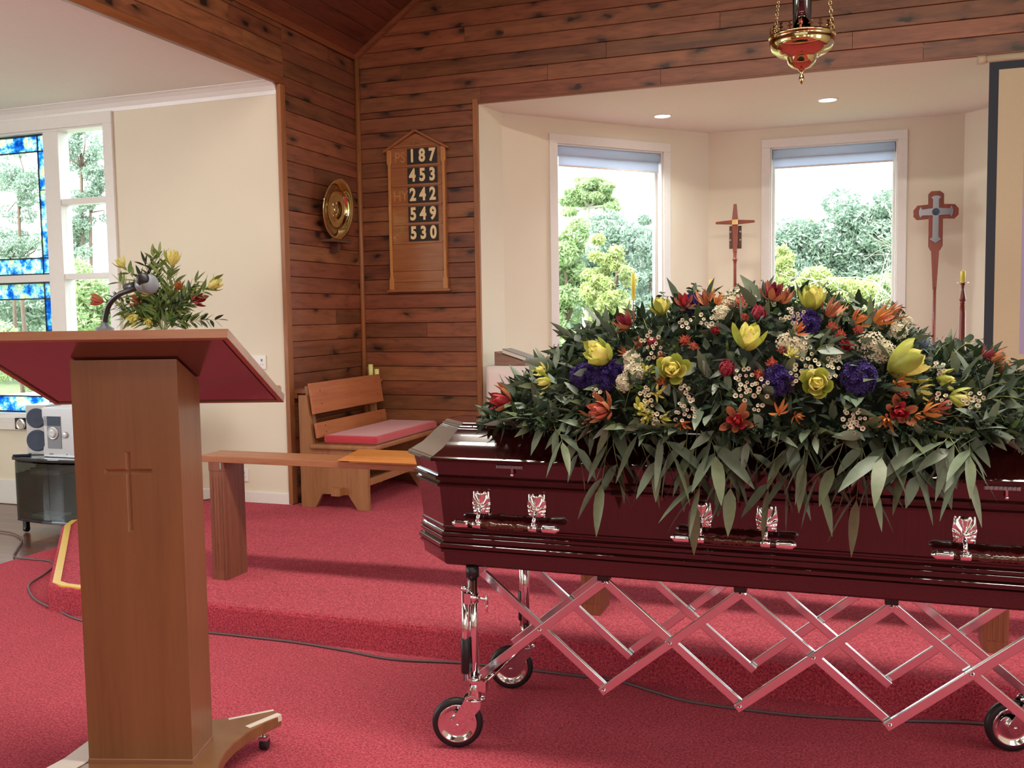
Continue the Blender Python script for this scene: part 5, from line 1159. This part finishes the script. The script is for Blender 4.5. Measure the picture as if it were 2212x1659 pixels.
# stems reaching out left and right and up
for (x, y, bx, by, L, W, m_) in ((1240,712,1330,790,.042,.026,'leafdark'),(1312,690,1345,760,.045,.022,'leafdark'),(1255,755,1330,800,.04,.024,'leafdark'),(1062,870,1250,880,.06,.022,'euc'),(1085,905,1250,890,.055,.026,'euc'),(1150,900,1280,880,.06,.03,'euc'),(1130,850,1260,860,.055,.022,'euc'),(1180,870,1300,870,.06,.024,'euc'),(1200,835,1300,840,.05,.02,'leafdark'),(1155,925,1300,900,.06,.022,'euc'),(1190,770,1300,810,.035,.02,'leafdark'),(1500,640,1500,700,.04,.02,'leafdark'),(1433,655,1440,700,.03,.012,'leafdark'),
                             (1850,640,1810,700,.06,.022,'euc'),(2110,735,2030,800,.045,.028,'leafdark'),(2060,740,2010,790,.035,.02,'leafdark'),(2170,800,2060,830,.045,.022,'leafdark'),(2205,850,2080,860,.05,.014,'leafdark'),(2215,885,2080,880,.055,.014,'leafdark'),(2190,830,2070,850,.045,.02,'leafdark'),(2208,915,2050,900,.06,.016,'euc'),(2195,935,2060,920,.06,.018,'euc'),(2150,925,2000,910,.06,.022,'euc'),(2240,870,2120,860,.05,.02,'leafdark'),(2290,860,2150,850,.05,.02,'leafdark'),(1945,665,1880,720,.04,.014,'leafdark'),(1960,700,1900,740,.035,.01,'leafdark'),(1370,668,1400,720,.03,.012,'leafdark'),(1225,745,1320,790,.03,.02,'leafdark'),
                             (1740,735,1690,780,.07,.026,'euc'),(1800,760,1740,790,.07,.028,'euc'),(1560,830,1600,770,.07,.024,'euc'),(1560,870,1540,820,.07,.022,'euc'),(1480,860,1400,830,.07,.026,'euc'),(1380,830,1340,890,.08,.022,'ygr')):
    a = hit(bx, by); b = hit(x, y); a = a-(normal(a))*.03; b2 = outpos(b, .035) if inside(b-Vector((0,.02,.02))) else b
    mid = (a+b2)/2+Vector((0,-.01,.03)); branch('leafy_stem', [a, mid, b2], L, W, 6, spray, mats=('stem', 'leaflight' if m_ == 'ygr' else m_), droop=.2, down=.05, spread=.8, start=.25)
# dense green filler: dark core and thousands of small leaves
mb = MB(); nu, nv = 40, 12; vs = []; fs = []
for i in range(nu+1):
    x = SX[0]+.06+(SX[-1]-SX[0]-.12)*i/nu
    for j in range(nv+1):
        a = PI*j/nv; k_ = .84+.05*math.sin(i*2.3+j*3.1)
        vs.append((x, MCY-mw(x)*k_*math.cos(a), 1.0925+(mz(x)-1.0925)*max(0, k_*math.sin(a))))
for i in range(nu):
    for j in range(nv): a = i*(nv+1)+j; fs.append((a, a+1, a+nv+2, a+nv+1))
fs.append(tuple(range(nv, -1, -1))); fs.append(tuple(nu*(nv+1)+j for j in range(nv+1)))
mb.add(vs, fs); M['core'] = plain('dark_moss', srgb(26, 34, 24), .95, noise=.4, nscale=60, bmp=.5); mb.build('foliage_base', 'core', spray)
def filler(name, n, mat, Lr, Wr, rng=random, sprig=False):
    mb = MB(); c = 0
    while c < n:
        x = rng.uniform(SX[0]+.02, SX[-1]-.02); a = rng.uniform(-.12, PI*.80); k_ = rng.uniform(.84, 1.0)
        p = Vector((x, MCY-mw(x)*k_*math.cos(a), MB0+(mz(x)-MB0)*k_*math.sin(a)))
        if p.z < 1.095: p.z = 1.095+rng.uniform(0,.02)
        nrm = normal(p); d = (nrm*.7+Vector((rng.gauss(0,.6), rng.gauss(0,.5), rng.gauss(0,.5)))).normalized()
        if sprig:
            for q in range(7):
                t = q/6; pp = p+d*(.05*t); dd = d*.5+Vector((rng.gauss(0,.6), rng.gauss(0,.6), rng.gauss(0,.6))); lleaf(mb, pp, dd, rng.uniform(*Lr), rng.uniform(*Wr), .1, rng.uniform(-1.5,1.5), 2)
        else: lleaf(mb, p, d, rng.uniform(*Lr), rng.uniform(*Wr), .3, rng.uniform(-1.5,1.5), 3)
        c += 1
    o = mb.build(name, mat, spray); o['kind'] = 'stuff'; return o
filler('dark_foliage', 3900, 'leafdark', (.03,.07), (.013,.027))
filler('fine_sprigs', 1000, 'leafdark', (.008,.018), (.003,.006), sprig=True)
filler('gum_foliage', 560, 'euc', (.06,.12), (.020,.038))
filler('light_foliage', 160, 'leaflight', (.02,.045), (.006,.014))

# ---------------------------------------------------------------- bouquet in the transept
by_ = 5.0
bc = pt(352, 712, Y=by_)
stn = thing('pedestal', 'plain white pedestal behind the lectern carrying the small bouquet', 'pedestal', (bc.x, by_, ZP))
px_ = bc.x; gz = 1.20
mb = MB(); mb.box(px_-.12, px_+.12, by_-.12, by_+.12, 0, .03); mb.box(px_-.09, px_+.09, by_-.09, by_+.09, .03, gz-.03); mb.box(px_-.12, px_+.12, by_-.12, by_+.12, gz-.03, gz)
stn.location.z = 0; mb.build('column', 'white', stn, .004)
vz = thing('vase', 'round grey vase on the white pedestal holding the small bouquet', 'vase', (px_, by_, gz)); mb = MB(); mb.lathe([(.05,0),(.06,.01),(.075,.06),(.06,.13),(.05,.17),(.055,.18),(.05,.178),(.045,.165),(.0005,.12)], 24, TR(px_, by_, gz)); mb.build('body', 'greyplastic', vz)
bq = thing('bouquet', 'small bouquet of orange and yellow native flowers standing behind the microphone', 'flower arrangement', (px_, by_, gz+.17))
zb3 = gz+.16
def bplace(kind, name, x, y, s, mat, dv, **kw):
    p = pt(x, y, Y=by_+random.uniform(-.08,.05)); n_ = (CR*dv[0]+CU*dv[1]-CF*dv[2]).normalized(); mb = MB(); globals()[kind](mb, frame(p, n_, random.random()*6), s, **kw)
    mb.mi = 0; mb.build(name, MATS[mat], bq); return p
ends = []
for a in (('pincushion','pincushion_flower',388,624,.050,'orange',(.2,.5,.8)),('leuca','yellow_leucadendron',372,575,.085,'yellow',(.2,.9,.2)),('leuca','yellow_leucadendron',450,622,.08,'yellow',(.8,.4,.3)),('leuca','yellow_leucadendron',322,635,.07,'yellow',(-.1,.4,.8)),('leuca','yellow_leucadendron',268,578,.06,'yellow',(-.5,.8,.2)),('leuca','yellow_leucadendron',298,682,.065,'yellow',(-.3,-.4,.7)),('leuca','yellow_leucadendron',322,690,.05,'yellow',(.2,-.4,.7)),('leuca','red_leucadendron',225,652,.07,'coral',(-.9,.2,.3)),('leuca','red_leucadendron',418,650,.075,'red',(.8,.1,.5)),('spiky','spiky_flower',300,655,.07,'coral',(-.3,.5,.7)),('spiky','spiky_flower',345,662,.06,'orange',(0,.2,.9))):
    ends.append(bplace(*a[:4], a[4]*1.2, *a[5:], **({'W': .30, 'el0': 38, 'n': 20} if a[0] == 'leuca' else {})))
for e in ends+[pt(x, y, Y=by_) for x, y in ((345,540),(330,545),(470,600),(478,690),(440,690),(250,600),(240,640),(262,690),(400,690),(300,590),(430,600),(360,560),(340,600),(280,620),(300,640),(330,650),(370,650),(350,620),(400,640),(310,670),(380,680),(400,660),(380,600),(255,670),(415,625),(330,570),(310,560))]:
    o0 = Vector((px_, by_, zb3)); mid = (o0+e)/2+Vector((random.uniform(-.02,.02), random.uniform(-.02,.02), .03)); branch('leafy_stem', [o0, mid, e-(e-mid)*.12], .085, .028, 14, bq, mats=('stem', random.choice(['leaflight','leaflight','leafdark'])), droop=.15, down=0, spread=.75, start=.3)

# ================================================================ OUTSIDE
GZ = -1.0
mb = MB(); mb.box(-45, 30, YT+.15, 60, GZ-.2, GZ); mb.build('ground_lawn', 'grass', kind='structure')
def leafcloud(name, blobs, n, size, mat, parent, flat=.7):
    tot = sum(b[3]*b[4]*b[5] for b in blobs); P = []
    for (cx, cy, cz, rx, ry, rz) in blobs:
        k = max(30, int(n*rx*ry*rz/tot)); v = RNG.normal(size=(k, 3)); v /= np.linalg.norm(v, axis=1)[:, None]; r = RNG.uniform(.55, 1.0, (k, 1))**.6
        P.append(v*r*np.array([rx, ry, rz])+np.array([cx, cy, cz]))
    P = np.concatenate(P); k = len(P)
    a = RNG.normal(size=(k, 3)); a /= np.linalg.norm(a, axis=1)[:, None]; b = RNG.normal(size=(k, 3)); b -= (b*a).sum(1)[:, None]*a; b /= np.linalg.norm(b, axis=1)[:, None]
    s = (size*RNG.uniform(.6, 1.3, (k, 1)))
    V = np.stack([P-a*s, P+b*s*.35, P+a*s, P-b*s*.35], 1).reshape(-1, 3)
    off = np.array([0,0,0]) if parent is None else np.array(parent.location)
    me = bpy.data.meshes.new(name); me.vertices.add(4*k); me.vertices.foreach_set('co', (V-off).ravel()); me.loops.add(4*k); me.loops.foreach_set('vertex_index', np.arange(4*k, dtype=np.int32)); me.polygons.add(k); me.polygons.foreach_set('loop_start', np.arange(0, 4*k, 4, dtype=np.int32)); me.polygons.foreach_set('loop_total', np.full(k, 4, dtype=np.int32)); me.update(); me.validate()
    me.materials.append(M[mat]); o = bpy.data.objects.new(name, me); COL.objects.link(o); o.parent = parent; return o
def tree(px, py, rx, ry, Y, mat, label, n=5000, leaf=.09, blobs=16, trunk='bark', spread=1., name='tree', br=.38, tw=.10):
    c = pt(px, py, Y=Y); k = (c-CP).dot(CF)/FPX; RXm, RZm = rx*k, ry*k
    root = thing(name, label, 'tree' if name == 'tree' else 'shrub', (c.x, Y, GZ), 0, 'trees and shrubs outside the windows')
    B = []
    for i in range(blobs):
        v = RNG.normal(size=3); v /= np.linalg.norm(v); r = RNG.uniform(.35, 1)*spread
        s = RNG.uniform(.7, 1.2)*br; B.append((c.x+v[0]*r*RXm, Y+v[1]*r*RXm*.6, c.z+v[2]*r*RZm, RXm*s, RXm*s*.8, min(RXm, RZm)*s*.8))
    leafcloud('crown', B, n, leaf, mat, root)
    mb = MB(); mb.tube(catmull([(c.x+.1, Y, GZ), (c.x-.1, Y, (GZ+c.z)/2), (c.x, Y, c.z)], 4), tw, 8, .6)
    for b in B[:8]: mb.tube([(c.x, Y, max(GZ+.3, c.z-RZm*.5)), ((c.x+b[0])/2+.1, b[1], (c.z+b[2])/2-.1), b[:3]], tw*.4, 6, .4)
    mb.build('trunk', trunk, root); return root
# left bay window
tree(1270,425,78,46,22,'tree1','tall spreading tree with a flat layered top seen in the left bay window', 4200, .09, 18, 'palebark', br=.30)
tree(1340,575,105,145,21,'tree3','grey-green tree filling the left bay window behind the yellow-green one', 15000, .065, 40)
tree(1225,610,75,165,20,'tree1','mid-green tree at the left edge of the left bay window', 14000, .065, 40)
tree(1410,610,50,160,20,'tree3','grey-green tree at the right edge of the left bay window', 11000, .065, 34)
tree(1310,620,52,125,17,'tree2','bright yellow-green sapling in the middle of the left bay window', 9000, .06, 34, br=.34)
tree(1350,760,120,60,16,'tree2','low yellow-green shrub at the bottom of the left bay window', 9000, .06, 30, name='shrub')
tree(1250,760,90,50,15,'tree1','low green shrub at the bottom left of the left bay window', 7000, .06, 26, name='shrub')
# middle bay window
tree(1888,520,112,135,23,'tree3','big dark-topped tree at the right of the middle bay window', 20000, .065, 46)
tree(1730,575,95,105,23,'tree3','rounded grey-green tree at the left of the middle bay window', 15000, .065, 40)
tree(1748,486,10,26,26,'tree1','slender treetop poking up left of centre in the middle bay window', 500, .08, 6)
tree(1655,560,40,60,22,'tree1','tree crossing the left edge of the middle bay window', 4000, .09, 14)
tree(1692,585,28,52,16,'tree2','upright yellow-green sapling at the lower left of the middle bay window', 2500, .07, 14)
tree(1790,640,80,55,17,'tree2','rounded yellow-green shrub low in the middle bay window', 10000, .06, 30, name='shrub')
tree(1920,640,70,60,19,'tree1','green shrub behind the bare branches in the middle bay window', 9000, .06, 30, name='shrub')
tree(2110,600,120,150,24,'tree3','grey-green tree beyond the right bay window', 6000, .1, 20)
# bare tree
c = pt(1950,640,Y=14); bt = thing('bare_tree', 'leafless pale tree with tangled branches at the right of the middle bay window', 'tree', (c.x+.4, 14, GZ)); mb = MB()
rb = random.Random(5)
def twig(p, d, L, r, lev):
    pts = [p]; dd = Vector(d)
    for i in range(4): dd = (dd+Vector((rb.gauss(0,.22), rb.gauss(0,.12), rb.gauss(0,.2)))).normalized(); pts.append(pts[-1]+dd*L/4)
    mb.tube(pts, r, 5, .55)
    if lev > 0:
        for i in range(4 if lev > 1 else 5):
            k2 = rb.randint(1, 4); nd_ = (dd+Vector((rb.gauss(0,.75), rb.gauss(0,.4), rb.gauss(0,.65)))).normalized(); twig(pts[k2], nd_, L*rb.uniform(.5,.75), r*.55, lev-1)
twig(Vector((c.x+.6, 14, GZ)), Vector((-.05,0,1)), 1.5, .05, 0)
for k2 in range(6): twig(Vector((c.x+.6, 14, GZ+1.3+.12*k2)), Vector((-1.1+.15*k2, rb.uniform(-.3,.3), .30+.16*k2)), 1.5, .022, 3)
mb.build('branches', 'palebark', bt)
# transept window: gum trees with sky between the leaves
for (x, y, rx, ry, n, lab) in ((40,400,70,90,1700,'thin-leaved gum tree behind the upper coloured panel'),(175,330,60,60,1300,'gum branch foliage in the top clear pane of the transept window'),(195,420,50,70,1300,'gum tree right of the mullion in the upper clear pane'),(140,520,70,60,1800,'gum foliage in the middle clear pane of the transept window'),(30,540,70,50,1500,'gum foliage low in the upper coloured panel'),(-60,430,60,160,2500,'gum tree beyond the left edge of the coloured panels')):
    tree(x, y, rx*1.1, ry*1.1, 22, 'tree3', lab, int(n*2.6), .06, 26, 'bark', br=.28, tw=.07)
tree(60,650,130,60,26,'tree3','bushy grey-green trees low behind the coloured panels', 7000, .1, 22)
tree(190,660,90,80,18,'tree1','green tree low behind the clear panes of the transept window', 7000, .08, 22)
tree(110,790,160,60,20,'tree1','green shrub bank low behind the parked car', 7000, .08, 20, name='shrub')
tree(-40,760,120,80,20,'tree1','green shrub left of the parked car', 5000, .08, 16, name='shrub')
# parked car, mostly hidden under the window sill
M['carpaint'] = plain('white_car_paint', srgb(236, 238, 240), .2, coat=.8); M['carglass'] = plain('car_glass', (.03,.04,.05), .08)
c = pt(85, 852, Y=11.5); car = thing('car', 'white parked car just showing above the sill of the coloured window', 'car', (c.x, 11.5, GZ)); cz_ = c.z
TC = Matrix(((1,0,0,c.x),(0,0,-1,11.5),(0,1,0,0),(0,0,0,1)))
H0 = GZ+.25; B_ = [(-2.1,H0),(2.1,H0),(2.15,H0+.35),(2.0,H0+.62),(1.2,cz_-.42),(-1.5,cz_-.40),(-2.1,H0+.6)]
mb = MB(); mb.prism(B_, -.85, .85, TC); mb.build('body', 'carpaint', car, .06, seg=3)
mb = MB(); mb.prism([(-1.45,cz_-.42),(1.15,cz_-.44),(.45,cz_-.05),(-.05,cz_),(-.7,cz_-.01),(-1.2,cz_-.1)], -.72, .72, TC); rf = mb.build('roof', 'carpaint', car, .05, seg=3)
mb = MB(); mb.prism([(-1.25,cz_-.40),(.95,cz_-.41),(.40,cz_-.10),(-1.05,cz_-.12)], .722, .735, TC); mb.build('side_window', 'carglass', rf)
for x in (-1.3, 1.35):
    mb = MB(); mb.cyl((c.x+x,10.64,GZ+.32),(c.x+x,10.86,GZ+.32),.32,24); mb.build('wheel', 'rubber', car, .02)
# background belt of bush behind everything seen through the windows
for (x, y, rx, ry, Y, m_, lab) in ((1320,690,170,90,27,'tree3','dim belt of bush far behind the left bay window trees'),(1800,600,230,100,29,'tree3','dim belt of bush far behind the middle bay window trees'),(100,720,260,70,30,'tree3','dim belt of bush far behind the transept window trees')):
    tree(x, y, rx, ry, Y, m_, lab, 16000, .10, 50, br=.4)
flat_window((-8.13, 1.15, 1.75), 2.64, 1.74, 'x')
